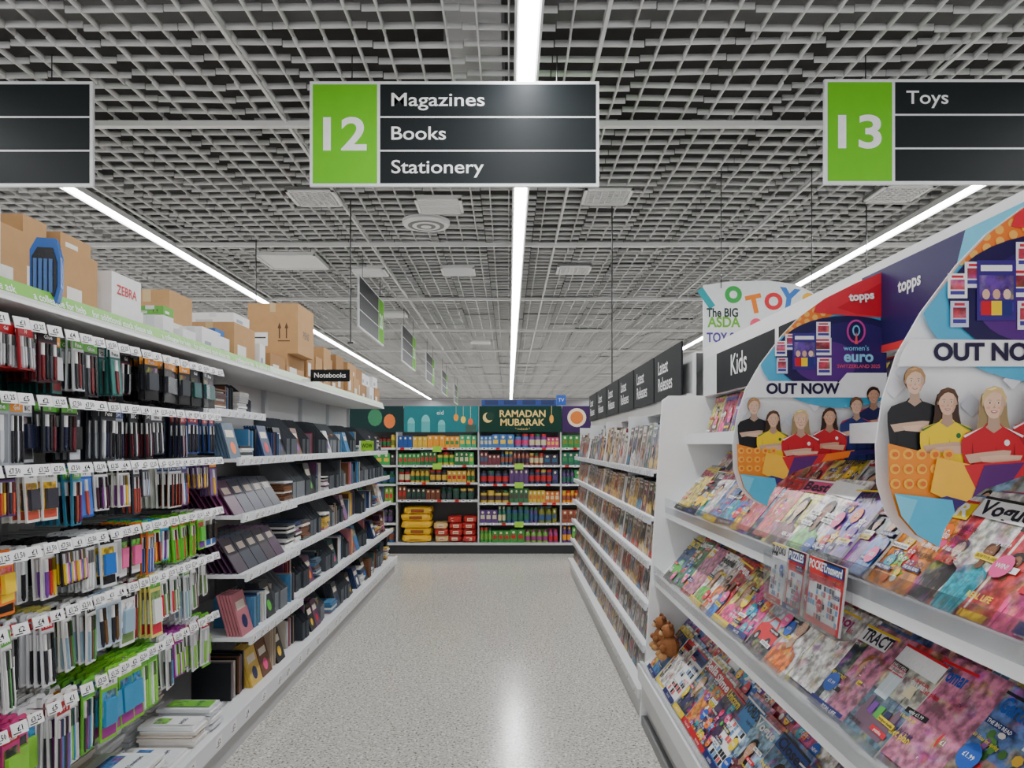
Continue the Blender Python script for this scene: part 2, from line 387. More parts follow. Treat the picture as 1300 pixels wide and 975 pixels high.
def cover(b,w,h,rng,kind,title=None,th=.006):
    b.prism([(0,0),(w,0),(w,h),(0,h)],-th,0,(228,225,218),'print')
    if kind=='lady': bg=rng.choice([(225,205,196),(226,214,100),(226,150,175),(150,190,215),(205,50,60),(236,232,228),(205,60,100),(150,130,180),(96,130,160)])
    elif kind=='home': bg=rng.choice([(206,206,190),(150,180,130),(120,160,100),(200,180,140),(170,186,200)])
    elif kind=='kids': bg=rng.choice([(220,60,140),(100,60,170),(40,120,190),(230,140,40),(60,30,80),(50,130,80),(220,190,40),(190,30,60)])
    elif kind=='man': bg=rng.choice([(30,40,60),(180,30,35),(40,42,45),(170,176,182),(30,80,140),(90,100,110)])
    elif kind=='puzzle': bg=rng.choice([(250,220,60),(230,60,60),(70,150,220),(250,250,250)])
    else: bg=rng.choice([(60,56,54),(120,90,70),(176,150,120),(30,46,80),(150,46,40),(196,188,178),(60,90,84),(24,24,28),(90,104,130),(195,150,90),(130,110,100),(110,50,60),(30,30,36),(70,50,40)])
    b.rect(0,0,w,h,bg,L,'photo' if kind!='puzzle' else 'print')
    dark=sum(bg)<330
    tcol=rng.choice([(255,255,255),(250,225,40)]) if dark else rng.choice([(210,20,40),(30,30,40),(20,80,170),(190,20,110),(255,255,255)])
    t=title or rng.choice(TIT[kind])
    if kind=='book':
        c2=rng.choice([(214,180,110),(205,200,195),(180,50,40),(70,120,150),(210,170,70),(160,150,150)])
        q=rng.random()
        if q<.4: b.ell(w*.5,h*.38,w*.3,h*.2,c2,2*L,12,mat='photo')
        elif q<.7: b.poly([(0,0),(w,0),(w,h*.3),(w*.6,h*.42),(w*.3,h*.28),(0,h*.35)],c2,2*L,'photo')
        else: portrait(b,w*.5,h*.42,w*.34,rng.choice(SKIN),rng.choice(HAIR),c2,2*L,bl=.4*h/(w*.34)+.0)
        b.text(t,w/2,h*.72,h*.12,(235,230,215) if dark or sum(bg)<420 else (40,30,30),9*L,maxw=w*.86,off=.01,res=1)
        b.rect(w*.2,h*.9,w*.8,h*.94,(215,210,200) if sum(bg)<420 else (60,50,50),9*L)
        return
    if kind in('lady',) or (kind=='man' and rng.random()<.5):
        npe=rng.choice([1,1,1,2,3]) if kind=='lady' else rng.choice([1,2])
        if npe==1:
            s=w*.40; yy=h*.58; px=w*rng.uniform(.47,.58); px=min(max(px,s*1.0),w-s*1.0)
            portrait(b,px,yy,s,rng.choice(SKIN),rng.choice(HAIR),rng.choice(BR+[(30,30,36),(120,60,70)]),2*L,bl=yy/s-.02,long=rng.random()<.7,m='photo')
        else:
            for i in range(npe):
                s=w*.24; yy=h*rng.uniform(.45,.62); px=w*(.26+.48*i/(npe-1))
                portrait(b,px,yy,s,rng.choice(SKIN),rng.choice(HAIR),rng.choice(BR+[(30,30,36)]),(2+i*6)*L*.5,bl=yy/s-.02,long=rng.random()<.7,m='photo')
    elif kind=='home':
        b.rect(0,0,w,h*.5,rng.choice([(130,110,85),(100,140,70),(170,160,145),(90,120,140)]),2*L,'photo')
        if t.startswith('Garden') or rng.random()<.5:
            for i in range(34):
                b.ell(rng.uniform(.1,.9)*w,rng.uniform(.06,.72)*h,w*rng.uniform(.025,.07),w*rng.uniform(.025,.06),rng.choice([(50,100,40),(210,80,120),(235,225,215),(80,140,60),(190,50,50),(235,185,60),(70,120,50),(150,80,160)]),(3+i*.12)*L,7)
        else:
            b.rect(w*.1,h*.45,w*.42,h*.75,(215,228,235),3*L); b.rect(w*.25,h*.45,w*.265,h*.75,(245,245,245),3.5*L)
            b.poly([(w*.12,h*.12),(w*.9,h*.12),(w*.9,h*.42),(w*.8,h*.46),(w*.78,h*.3),(w*.24,h*.3),(w*.22,h*.44),(w*.12,h*.42)],rng.choice([(90,120,130),(190,150,120),(120,90,110)]),4*L)
            for q in (.32,.5,.68): b.poly([(w*(q-.07),h*.28),(w*(q+.07),h*.27),(w*(q+.06),h*.4),(w*(q-.06),h*.39)],rng.choice(BR),5*L)
            b.rect(w*.7,h*.42,w*.71,h*.6,(60,50,40),4*L); b.poly([(w*.6,h*.58),(w*.82,h*.58),(w*.77,h*.7),(w*.65,h*.7)],(245,230,190),5*L)
    elif kind=='kids':
        for i in range(20):
            c=rng.choice(BR); r=w*rng.uniform(.05,.15)
            cx=rng.uniform(r,w-r);cy=rng.uniform(r,h*.78)
            z=(2+i*.25)*L
            if rng.random()<.45: b.ell(cx,cy,r,r,c,z,9)
            else:
                pts=[(cx+(r if k%2==0 else r*.5)*math.cos(k*math.pi/5+.3),cy+(r if k%2==0 else r*.5)*math.sin(k*math.pi/5+.3)) for k in range(10)]; b.poly(pts,c,z)
            if r>w*.09:
                b.ell(cx-r*.3,cy+r*.1,r*.2,r*.26,(250,250,250),z+.1*L,6); b.ell(cx+r*.3,cy+r*.1,r*.2,r*.26,(250,250,250),z+.1*L,6)
                b.ell(cx-r*.28,cy+r*.08,r*.1,r*.14,(20,20,30),z+.15*L,6); b.ell(cx+r*.32,cy+r*.08,r*.1,r*.14,(20,20,30),z+.15*L,6)
                b.ell(cx,cy-r*.3,r*.25,r*.12,(120,20,40),z+.1*L,6)
    elif kind=='puzzle':
        n=6; g=w*.8/n
        b.rect(w*.08,h*.1,w*.92,h*.1+n*g+.0,(250,250,250),2*L)
        for i in range(n):
            for j in range(n):
                if rng.random()<.5: b.rect(w*.1+i*g,h*.1+j*g,w*.1+i*g+g*.85,h*.1+j*g+g*.85,rng.choice([(30,30,40),(120,170,220),(230,90,90)]),3*L)
    else:
        c=rng.choice(BR)
        b.rect(0,0,w,h*.25,(70,74,70),1.5*L,'photo')
        b.poly([(w*.06,h*.22),(w*.1,h*.36),(w*.3,h*.42),(w*.4,h*.52),(w*.66,h*.52),(w*.76,h*.4),(w*.94,h*.34),(w*.94,h*.2),(w*.1,h*.18)],c,2*L)
        for q in (.26,.74): b.ell(w*q,h*.2,w*.1,w*.1,(20,20,22),3*L,12); b.ell(w*q,h*.2,w*.05,w*.05,(170,175,180),3.5*L,10)
        b.poly([(w*.36,h*.41),(w*.43,h*.49),(w*.62,h*.49),(w*.7,h*.4)],(150,175,195),3*L)
    if rng.random()<.4: 
        b.rect(0,h*.81,w,h,rng.choice([(204,26,40),(240,205,30),(20,60,140),(230,80,140),(250,250,250)]) ,9*L)
        tcol=(255,255,255) if rng.random()<.6 else (20,20,40)
    b.text(t,w/2,h*.84,h*.13,tcol,10*L,maxw=w*.9,off=.03,res=2,fitw=w*.9 if rng.random()<.75 else None)
    b.rect(0,h*.975,w,h,rng.choice([(20,20,24),(214,26,40),(250,215,30),(250,250,250)]),11*L)
    for i in range(rng.randint(5,9)):
        yy=h*(.12+.68*rng.random()); c=rng.choice([(255,255,255),(250,220,40),(220,30,50),(20,40,110),(20,20,20),(255,255,255)])
        side=rng.random()<.5
        if rng.random()<.35:
            x0=w*(.03 if side else .58); b.rect(x0,yy,x0+w*.38,yy+h*.05,c,(10+i*.1)*L)
            b.text(rng.choice(LINES),x0+w*.19,yy+h*.01,h*.032,(255,255,255) if sum(c)<330 else (30,20,40),12*L,maxw=w*.34,res=1,off=.01)
        else:
            x0=w*(.03 if side else .97); b.text(rng.choice(LINES),x0,yy,h*rng.choice([.035,.05,.07]),c,(11+i*.1)*L,al='L' if side else 'R',maxw=w*.36,off=.015,res=1)
    if rng.random()<.6:
        cx=w*rng.choice([.18,.82]);cy=h*rng.uniform(.15,.6); b.ell(cx,cy,w*.14,w*.14,rng.choice([(250,220,30),(220,30,50),(30,90,190),(240,80,150)]),13*L,12)
        b.text(rng.choice(["WIN!","FREE","£1.99","NEW"]),cx,cy-h*.018,h*.04,(255,255,255),14*L,maxw=w*.22,off=.015,res=1)
    if rng.random()<.5:
        b.rect(0,0,w,h*.09,rng.choice([(204,26,40),(30,40,110),(240,205,30),(20,20,24)]),13*L)
        b.text(rng.choice(LINES),w/2,h*.025,h*.045,(255,255,255),14*L,maxw=w*.8,res=1)
PR=["£1.25","£2.50","£3.25","£4","£7.50","£5","£1.50","£2","£1"]
def price_label(b,u0,v0,wd,hd,rng,w=.0005):
    b.rect(u0,v0,u0+wd,v0+hd,(250,250,250),w)
    b.text(rng.choice(PR),u0+wd*.52,v0+hd*.3,hd*.46,(20,20,20),w+L,maxw=wd*.7,off=.02,res=1)
    b.rect(u0+wd*.06,v0+hd*.1,u0+wd*.55,v0+hd*.2,(90,90,90),w+L)

# ------------------------------------------------------------------ LEFT gondola
rng=random.Random(31)
GY0,GY1=0.4,8.7
PEGEND=3.75
b=MB()
b.box(-2.5,-1.9,GY0,GY1,0,1.93,(205,206,208))
b.box(-1.9,-1.34,GY0,GY1,0,.15,(190,190,192))
b.box(-1.9,-1.325,GY0,GY1,.15,.19,(228,229,231))
b.box(-1.325,-1.31,GY0,GY1,.12,.2,(230,232,236))
b.box(-2.5,-1.47,GY0,GY1,1.925,1.95,(226,226,226))
b.frame((-1.468,GY0,1.925),(0,1,0),(-.25,0,1))
b.prism([(0,0),(GY1-GY0,0),(GY1-GY0,.012),(0,.012)],0,.004,(235,240,235))
b.rect(0,.012,4.2,.07,(120,195,65),.001); b.rect(4.2,.012,GY1-GY0,.07,(200,225,190),.001)
for i in range(5): b.text("a colleague for help    for additional stock please ask",.2+i*.85,.03,.026,(250,255,250),.002,al='L',maxw=.78,res=2,off=.015)
b.world()
ys=[0.4,1.7,2.75,3.75,4.72,5.7,6.7,7.7,8.68]
for y in ys:
    b.box(-1.899,-1.87,y-.015,y+.015,.19,1.92,(190,192,195),'metal')
SZ=[1.43,1.14,.84,.52]
def lshelf(z,X,ya,yb):
    b.box(-1.9,X,ya+.004,yb-.004,z-.018,z,(228,229,231))
    b.box(X,X+.012,ya+.004,yb-.004,z-.035,z+.008,(226,230,235))
    b.frame((X+.0125,ya,z-.033),(0,1,0),(0,0,1))
    u=.03
    while u<yb-ya-.1:
        price_label(b,u,.002,.06,.036,rng); u+=rng.uniform(.075,.16)
    b.world()
for i in range(3,len(ys)-1):
    for k,z in enumerate(SZ): lshelf(z,-1.43+.02*k+(.05 if i==3 else 0),ys[i],ys[i+1])
lshelf(1.69,-1.56,ys[3],ys[4])
b.frame((-1.3095,GY0,.125),(0,1,0),(0,0,1))
u=.05
while u<8.1:
    price_label(b,u,.01,.07,.05,rng); u+=rng.uniform(.12,.3)
b.world()
ROWZ=[1.86,1.635,1.42,1.17,.95,.66]
hooks=[]
for r,z in enumerate(ROWZ):
    y=.9+rng.uniform(0,.05)
    while y<PEGEND-.03:
        hooks.append((r,y,z)); y+=rng.choice([.068,.076,.085,.092])
for r,y,z in hooks:
    b.box(-1.9,-1.45,y-.002,y+.002,z-.002,z+.002,(190,190,195),'metal')
    b.frame((-1.449,y-.027,z-.014),(.25,1,0),(-.3,0,1))
    u_=b.R[:,0]; v_=b.R[:,1]; v_=v_-np.dot(u_,v_)*u_; v_/=np.linalg.norm(v_); b.R=np.stack([u_,v_,np.cross(u_,v_)],1)
    b.prism([(0,0),(.054,0),(.054,.036),(0,.036)],-.002,0,(245,245,245))
    price_label(b,0,0,.054,.036,rng,.0004)
    b.world()
b.build('stationery_shelving_unit')
TH=[ ([(34,38,44),(30,90,84),(60,20,28),(24,24,28),(200,204,206),(150,24,34),(30,32,36)],[(30,32,36),(110,24,30),(60,64,70),(40,90,90),(190,192,196),(20,20,24)]),
     ([(24,26,30),(34,40,56),(160,166,172),(50,52,58),(22,22,26),(40,70,130)],[(24,26,32),(30,34,60),(60,60,66),(200,204,210),(100,30,44)]),
     ([(30,80,170),(240,240,240),(60,66,76),(90,60,110),(236,236,230),(60,130,160),(30,34,40)],[(40,110,190),(240,190,40),(120,50,130),(60,60,70),(200,80,60),(240,240,240),(80,40,60),(24,24,28)]),
     ([(110,200,40),(240,240,238),(40,40,46),(236,120,40),(225,228,230),(90,190,50),(60,150,200),(24,24,28)],[(40,110,200),(210,60,50),(250,210,40),(90,190,70),(240,100,160),(30,30,34),(120,60,160),(235,235,235)]),
     ([(248,248,248),(240,240,240),(120,74,44),(230,232,236),(214,60,110),(235,225,120),(200,220,235)],[(220,40,70),(235,235,235),(120,150,90),(150,180,200),(240,170,190),(110,80,50),(90,160,90),(40,40,46)]),
     ([(130,205,50),(248,248,248),(150,36,140),(245,245,245),(235,235,240),(110,190,60),(210,60,130)],[(140,210,60),(240,240,240),(170,50,150),(230,230,235),(60,60,64),(60,150,200)])]
b=MB()
last=None
for r,y,z in hooks:
    if last is None or rng.random()<.62:
        cards,pens=TH[r]
        last=dict(c=rng.choice(cards),w=rng.uniform(.056,.09),h=(rng.choice([.14,.17,.185,.2,.205]) if r<3 else rng.choice([.15,.18,.2,.21])) +(.05 if r in(4,5) else 0),n=rng.randint(3,6),bars=rng.choice([1,2,3,4,5,7]),
            p=[rng.choice(pens) for _ in range(4)],head=rng.choice([(245,245,245),(190,30,40),(30,60,130),(20,20,24),(240,150,30),(90,170,60),(235,235,235),(20,20,24)]),flat=rng.random()<.3,n2=rng.randint(3,10))
    d=last; n=max(1,d['n2']+rng.randint(-1,1))
    if rng.random()<.03: continue
    ex=rng.choice([0,0,0,.02,.06])
    for k in range(n):
        X=-1.475-ex-.024*k; a=rng.uniform(-.16,.16); hh=d['h']; W=d['w']
        b.frame((X,y-W/2,z-hh+.01),(a,1,0),(rng.uniform(-.08,.02),0,1))
        u_=b.R[:,0]; v_=b.R[:,1]; v_=v_-np.dot(u_,v_)*u_; v_/=np.linalg.norm(v_); b.R=np.stack([u_,v_,np.cross(u_,v_)],1)
        b.prism([(0,0),(W,0),(W,hh*.96),(W*.9,hh),(W*.1,hh),(0,hh*.96)],-.006,0,d['c'])
        if k<3:
            b.rect(.002,hh*.78,W-.002,hh*.94,d['head'],L)
            b.text(rng.choice(["Pens","BIC","10","Gel","Fine","5+1","Glue"]),W/2,hh*.81,hh*.08,(250,250,250) if sum(d['head'])<500 else (30,30,40),2*L,maxw=W*.8,off=.02,res=1)
            if d['flat']:
                b.rect(W*.08,hh*.05,W*.92,hh*.72,d['p'][0],L,'photo'); b.rect(W*.08,hh*.05,W*.92,hh*.2,d['p'][1],2*L); b.rect(W*.2,hh*.4,W*.8,hh*.46,(250,250,250),2*L)
                b.prism([(W*.15,hh*.22),(W*.85,hh*.22),(W*.85,hh*.6),(W*.15,hh*.6)],L,.012,d['p'][2],'plastic')
            else:
                b.rect(.004,hh*.04,W-.004,hh*.74,sc_(d['c'],.8) if sum(d['c'])>400 else tuple(min(255,v+40) for v in d['c']),L,'print')
                bw=min(W*.84/d['bars'],.022); x00=W/2-bw*d['bars']/2
                for i in range(d['bars']):
                    cc=d['p'][i%4]; dn=.0 if i%2 else .02
                    x0=x00+i*bw
                    b.prism([(x0+bw*.2,hh*(.12-dn)),(x0+bw*.5,hh*(.05-dn)),(x0+bw*.8,hh*(.12-dn)),(x0+bw*.8,hh*.5),(x0+bw*.2,hh*.5)],L,.007,cc,'plastic')
                    b.prism([(x0+bw*.2,hh*.5),(x0+bw*.8,hh*.5),(x0+bw*.8,hh*.72),(x0+bw*.2,hh*.72)],L,.006,sc_(cc,.5) if i%3 else (225,225,225),'plastic')
b.world(); b.build('hanging_stationery_packs')

# notebooks and files
b=MB()
NB=[(70,74,80),(40,44,52),(100,60,90),(130,100,120),(180,110,120),(80,100,120),(200,190,176),(40,56,96),(120,46,56),(56,90,90),(110,70,46),(215,215,218),(30,30,34),(50,54,60),(216,180,80),(70,120,160),(24,26,30),(160,140,120)]
def file_holder(b,y,x1,z,c,h=.25,t=.07,d=.22):
    b.frame((x1,y+t,z),(-1,0,0),(0,0,1))
    pr=[(0,0),(d,0),(d,h),(d*.55,h),(0,h*.45)]
    b.prism(pr,-.003,0,c,'matte')
    b.prism(pr,-t,-t+.003,c,'matte')
    b.prism([(0,0),(.003,0),(.003,h*.45),(0,h*.45)],-t+.003,-.003,sc_(c,1.15),'matte')
    b.prism([(d-.003,0),(d,0),(d,h),(d-.003,h)],-t+.003,-.003,c,'matte')
    b.world()
def fill_shelf(z,x,y0,y1,hmax,files=.3):
    y=y0
    while y<y1-.06:
        q=rng.random()
        if q<files:
            n=rng.randint(2,4); c=rng.choice([(72,76,82),(50,54,60),(96,100,104),(60,64,68)])
            for i in range(n):
                if y+.075>y1: break
                file_holder(b,y,x-rng.uniform(.01,.04),z+.001,c,h=min(.25,hmax-.02)); 
                for j in range(3): b.box(x-.2,x-.06-rng.uniform(0,.02),y+.008+j*.02,y+.018+j*.02,z+.003,z+hmax*rng.uniform(.4,.62),rng.choice(NB),'print')
                y+=.076
        elif q<files+.3:
            c=rng.choice(NB); hh=hmax*rng.uniform(.6,.92); n=rng.randint(5,12); x0=x-rng.uniform(.01,.06)
            for i in range(n):
                t=rng.uniform(.009,.022)
                if y+t>y1: break
                cc=c if rng.random()<.5 else rng.choice(NB)
                h2=hh*rng.uniform(.9,1)
                b.frame((x0-rng.uniform(0,.02),y+t,z+.001),(-1,0,0),(0,0,1))
                b.prism([(0,0),(.2,0),(.2,h2),(0,h2)],-t,-.001,cc,'print')
                y+=t+.001
            b.world(); y+=.01
        elif q<files+.52:
            w=rng.uniform(.15,.24)
            if y+w>y1: y+=.05; continue
            zz=z+.001; c=rng.choice(NB)
            for i in range(rng.randint(4,10)):
                t=rng.uniform(.008,.018)
                if zz+t>z+hmax: break
                dx=rng.uniform(0,.025);dy=rng.uniform(0,.015)
                cc=c if rng.random()<.6 else rng.choice(NB)
                b.box(x-.24-dx,x-.01-dx,y+dy,y+w-.02+dy,zz,zz+t*.85,(232,230,224) if rng.random()<.3 else cc,'print'); zz+=t
            y+=w+.01
        else:
            w=rng.uniform(.12,.17)
            if y+w>y1: y+=.05; continue
            hh=min(hmax*.95,rng.uniform(.19,.24)); c=rng.choice(NB)
            for k in range(5):
                b.frame((x-.02-.016*k,y,z+.001),(0,1,0),(-.28,0,1))
                b.prism([(0,0),(w,0),(w,hh),(0,hh)],-.012,0,c)
                if k==0:
                    b.rect(w*.15,hh*.6,w*.85,hh*.8,(225,215,200),L); b.ell(w*.5,hh*.3,w*.22,w*.22,rng.choice(BR),L,10)
            b.world(); y+=w+.012
for k,z in enumerate(SZ):
    x=-1.45+.02*k+.05
    if k in (1,2):
        y=ys[3]+.03
        while y<ys[4]-.2:
            w=.15; c=rng.choice([(110,60,110),(140,70,120),(70,70,110),(180,90,90),(80,50,80),(50,60,90)])
            for q in range(9):
                b.frame((x-.02-.03*q,y,z+.001),(0,1,0),(-.62,0,1))
                b.prism([(0,0),(w,0),(w,.2),(0,.2)],-.007,0,c if q%3 else sc_(c,.6)); 
                b.rect(w*.2,.12,w*.8,.16,(225,205,190),L)
            b.world(); y+=w+.008
    else: fill_shelf(z,x,ys[3]+.03,ys[4]-.03,.2 if k==0 else .26,.05)
for i in range(3,len(ys)-1):
    if i>3:
        for k,z in enumerate(SZ):
            fill_shelf(z,-1.45+.02*k,ys[i]+.03,ys[i+1]-.03,[.27,.26,.27,.27][k],.42 if k in(0,1) else .14)
    fill_shelf(.192,-1.36,ys[i]+.03,ys[i+1]-.03,.28,.2)
fill_shelf(1.692,-1.58,ys[3]+.03,ys[4]-.03,.2,.1)
b.world(); b.build('notebooks_and_files')
b=MB()
y=.7
while y<3.5:
    w=rng.uniform(.14,.24)
    for col in range(2):
        zz=.192; x1=-1.35-.27*col-(0 if col==0 else .01); c=rng.choice([(245,245,245),(240,242,246),(232,234,238),(180,205,225),(235,225,215),(245,245,245)])
        n=rng.randint(2,8)+(6 if col==1 else 0)
        for i in range(n):
            t=rng.uniform(.008,.02); dx=rng.uniform(0,.02);dy=rng.uniform(0,.02)
            x0=max(-1.895,x1-.24-dx)
            cc=c if rng.random()<.7 else (246,246,246)
            b.box(x0,x1-dx,y+dy,y+w-.03+dy,zz,zz+t*.8,cc,'print'); zz+=t
        b.frame((x1-.02,y+.03,zz+.001),(0,1,0),(-1,0,0))
        ww=w-.075
        b.rect(0,0,ww,.2,rng.choice([(245,245,245),(120,190,70),(236,238,242),(200,205,210),(90,150,200)]),.0,'print')
        b.rect(.01,.12,ww-.01,.18,rng.choice([(60,120,190),(120,190,70),(90,60,120),(240,170,50),(60,150,110)]),L,'photo')
        b.text(rng.choice(["A4 PAD","50 Envelopes","Refill","Paper"]),ww/2,.05,.022,(40,50,90),2*L,maxw=ww*.8,off=.01)
        b.world()
    y+=w+.015
b.build('paper_and_envelope_packs')
b=MB()
b.box(-1.42,-1.14,5.3,5.306,1.955,2.04,(22,24,26),'matte')
b.frame((-1.28,5.2995,1.955),(1,0,0),(0,0,1)); b.text("Notebooks",0,.028,.036,(250,250,250),L,off=.01,maxw=.25,res=4); b.world()
b.box(-1.5,-1.4,5.3,5.306,1.952,1.975,(230,230,230))
b.build('category_sign')
b=MB()
b.box(-1.415,-1.28,7.0,7.004,1.445,1.54,(150,210,40),'print'); b.box(-1.413,-1.40,6.99,7.004,1.439,1.54,(220,220,220))
b.frame((-1.35,6.9895,1.465),(1,0,0),(0,0,1)); b.text("WOW",0.01,.01,.04,(30,60,30),L,off=.02,maxw=.1); b.world()
b.build('promotion_tag')

# boxes on top of the left shelf
def carton(Y,Lh,Xf,W,H,z,kind='brown',txt=None):
    b=MB(); c={'brown':(190,148,100),'white':(238,238,238),'tan':(168,126,82),'blue':(60,110,180),'green':(110,180,80)}[kind]
    x0,x1,y0,y1=Xf-W,Xf,Y,Y+Lh
    b.box(x0,x1,y0,y1,z,z+H,c,'card')
    tape=(206,178,130) if kind in('brown','tan') else (220,222,224)
    m=(x0+x1)/2
    b.box(m-.02,m+.02,y0-.001,y1+.001,z+H-.06 if H>.12 else z+H*.6,z+H+.001,tape,'plastic')
    b.box(m-.001,m+.001,y0,y1,z+H,z+H+.0016,(110,80,50),'card')
    dk=(90,60,36) if kind!='white' else (60,60,70)
    b.frame((x0,y0-.0012,z),(1,0,0),(0,0,1))
    if kind=='white':
        b.rect(W*.1,H*.1,W*.5,H*.35,(200,204,210),0)
    else:
        for k in (0,1):
            u=W*.62+k*W*.14; b.poly([(u,H*.3),(u+W*.025,H*.3),(u+W*.025,H*.5),(u+W*.05,H*.5),(u+W*.0125,H*.62),(u-W*.025,H*.5),(u,H*.5)],dk,0)
        b.rect(W*.6,H*.24,W*.84,H*.26,dk,0)
        b.rect(W*.08,H*.15,W*.4,H*.42,(240,240,236),0); b.rect(W*.11,H*.3,W*.36,H*.33,(60,60,60),L)
    b.frame((x1+.0012,y0,z),(0,1,0),(0,0,1))
    if txt: b.text(txt,Lh*.5,H*.35,min(.05,H*.3),(200,30,40) if kind=='white' else dk,0,maxw=Lh*.8,off=.02)
    else: b.rect(Lh*.15,H*.2,Lh*.55,H*.5,(235,232,225) if kind!='white' else (150,160,175),0)
    b.world(); b.build('cardboard_box')
ZT=1.9505
carton(1.5,.34,-1.60,.4,.32,ZT,'brown')
carton(1.9,.2,-1.57,.3,.22,ZT,'white'); carton(1.9,.2,-1.58,.26,.15,ZT+.222,'brown')
carton(2.13,.2,-1.60,.28,.16,ZT,'white'); carton(2.13,.2,-1.60,.26,.14,ZT+.162,'white'); carton(2.15,.16,-1.62,.22,.08,ZT+.304,'white')
carton(2.36,.16,-1.64,.22,.27,ZT,'brown'); 
carton(2.56,.13,-1.68,.2,.35,ZT,'brown')
carton(2.71,.24,-1.64,.3,.28,ZT,'brown'); carton(2.74,.2,-1.66,.24,.06,ZT+.281,'brown')
carton(3.0,.26,-1.61,.24,.13,ZT,'white','ZEBRA'); carton(3.02,.24,-1.62,.23,.13,ZT+.131,'white','ZEBRA')
carton(3.3,.1,-1.54,.12,.13,ZT,'white'); carton(3.3,.1,-1.54,.12,.04,ZT+.131,'green'); carton(3.43,.14,-1.51,.2,.09,ZT,'white')
carton(3.62,.26,-1.66,.22,.31,ZT,'brown'); carton(3.62,.2,-1.5,.11,.13,ZT,'white')
carton(3.92,.16,-1.54,.2,.13,ZT,'white'); carton(3.93,.13,-1.56,.15,.04,ZT+.131,'blue')
carton(4.15,.34,-1.54,.28,.24,ZT,'brown'); carton(4.2,.25,-1.56,.24,.06,ZT+.241,'white')
carton(4.52,.1,-1.52,.14,.17,ZT,'white')
carton(4.66,.3,-1.5,.25,.13,ZT,'tan')
carton(5.0,.42,-1.5,.34,.17,ZT,'brown'); carton(5.02,.4,-1.43,.34,.34,ZT+.171,'brown','PENS')
carton(5.5,.2,-1.5,.22,.33,ZT,'tan'); carton(5.75,.2,-1.5,.22,.24,ZT,'brown')
yy=6.0
for i in range(9):
    l=rng.uniform(.2,.32); h=rng.uniform(.16,.36); W=rng.uniform(.22,.32)
    carton(yy,l,-1.49-rng.uniform(0,.04),W,h,ZT,rng.choice(['brown','tan','white','brown','tan']))
    if h<.24: carton(yy+.01,l-.03,-1.51-rng.uniform(0,.04),W-.04,.12,ZT+h+.002,rng.choice(['brown','white']))
    yy+=l+.02
    if yy>8.35: break
b=MB(); b.frame((-1.555,2.42,ZT+.012),(1,.25,0),(0,.0,1))
P=[(0,0),(.08,0),(.09,.05),(.09,.15),(.075,.21),(.02,.21),(0,.17)]
b.prism(P,0,.03,(36,96,176),'plastic'); b.prism([(x*.8+.008,y*.75+.02) for x,y in P],.03,.036,(24,26,32),'plastic')
for i in range(4): b.prism([(.014+i*.015,.03),(.024+i*.015,.03),(.024+i*.015,.14),(.014+i*.015,.14)],.036,.042,(70,110,170),'plastic')
b.world(); b.build('pen_multipack')

# ------------------------------------------------------------------ RIGHT magazine rack
rng=random.Random(23)
MY0,MY1=.5,4.0
b=MB(); W1=(238,239,240)
b.box(1.3,1.36,MY0,MY1,0,2.0,W1); 
b.box(.74,1.3,MY0,MY1,0,.13,(205,206,208)); b.box(.71,.74,MY0,MY1,.0,.05,(120,120,122))
TIERS=[(.72,.33,4,1.29),(.80,.80,4,1.29),(.86,1.16,2,1.23)]
SL=.85; PT=.115
for X0,Z0,n,XB in TIERS:
    b.frame((X0,MY1-.031,Z0),(0,-1,0),(1,0,SL))
    ln=math.hypot(XB-X0,(XB-X0)*SL)
    b.prism([(0,0),(MY1-MY0-.031,0),(MY1-MY0-.031,ln),(0,ln)],-.015,-.002,W1,'paint')
    b.world()
    b.box(X0-.02,X0-.002,MY0,MY1-.031,Z0-.05,Z0+.012,(243,244,246))
    b.box(X0-.024,X0-.021,MY0,MY1-.031,Z0-.02,Z0+.055,(255,255,255),'acrylic')
b.box(.69,.71,MY0,MY1-.031,.25,.33,(243,244,246)); b.box(.711,.74,MY0,MY1-.031,.131,.31,(222,223,225))
b.box(.97,1.3,MY0,MY1-.031,1.52,1.535,W1); b.box(.955,.969,MY0,MY1-.031,1.505,1.56,(243,244,246))
b.frame((0,4.0,0),(1,0,0),(0,0,1))
b.prism([(.70,.0),(1.36,0),(1.36,2.0),(1.10,2.0),(1.09,1.765),(.86,1.765),(.825,1.74),(.79,1.2),(.735,.35)],0,.03,(243,244,245),'paint')
b.world()
b.box(1.05,1.08,MY0,MY1,1.76,2.02,(243,243,243)); b.box(1.081,1.36,MY0,MY1,2.001,2.02,(235,235,235))
b.frame((1.0495,MY1,1.76),(0,-1,0),(0,0,1))
b.rect(.26,.0,1.08,.2,(24,27,30),L,'matte'); b.text("Kids",.62,.07,.1,(250,250,250),3*L,off=.01,res=5)
b.rect(.02,0,.24,.2,(232,233,235),L)
b.rect(1.12,0,1.75,.2,(24,27,30),L,'matte'); b.text("Women",1.45,.07,.09,(250,250,250),3*L,off=.01,res=4)
b.rect(1.8,.02,3.4,.235,(40,30,88),L); b.text("topps",2.06,.15,.035,(250,250,250),3*L,off=.03)
b.poly([(2.2,.02),(2.5,.02),(2.7,.235),(2.3,.235)],(96,190,222),2*L); b.poly([(2.5,.02),(2.8,.02),(3.0,.235),(2.7,.235)],(222,50,60),2*L)
b.rect(1.8,.0,3.4,.02,(230,60,60),2*L)
b.world()
b.build('magazine_rack')
b=MB(); t=math.radians(40)
def ortho(b):
    u=b.R[:,0]; v=b.R[:,1]; v=v-np.dot(u,v)*u; v/=np.linalg.norm(v); b.R=np.stack([u,v,np.cross(u,v)],1)
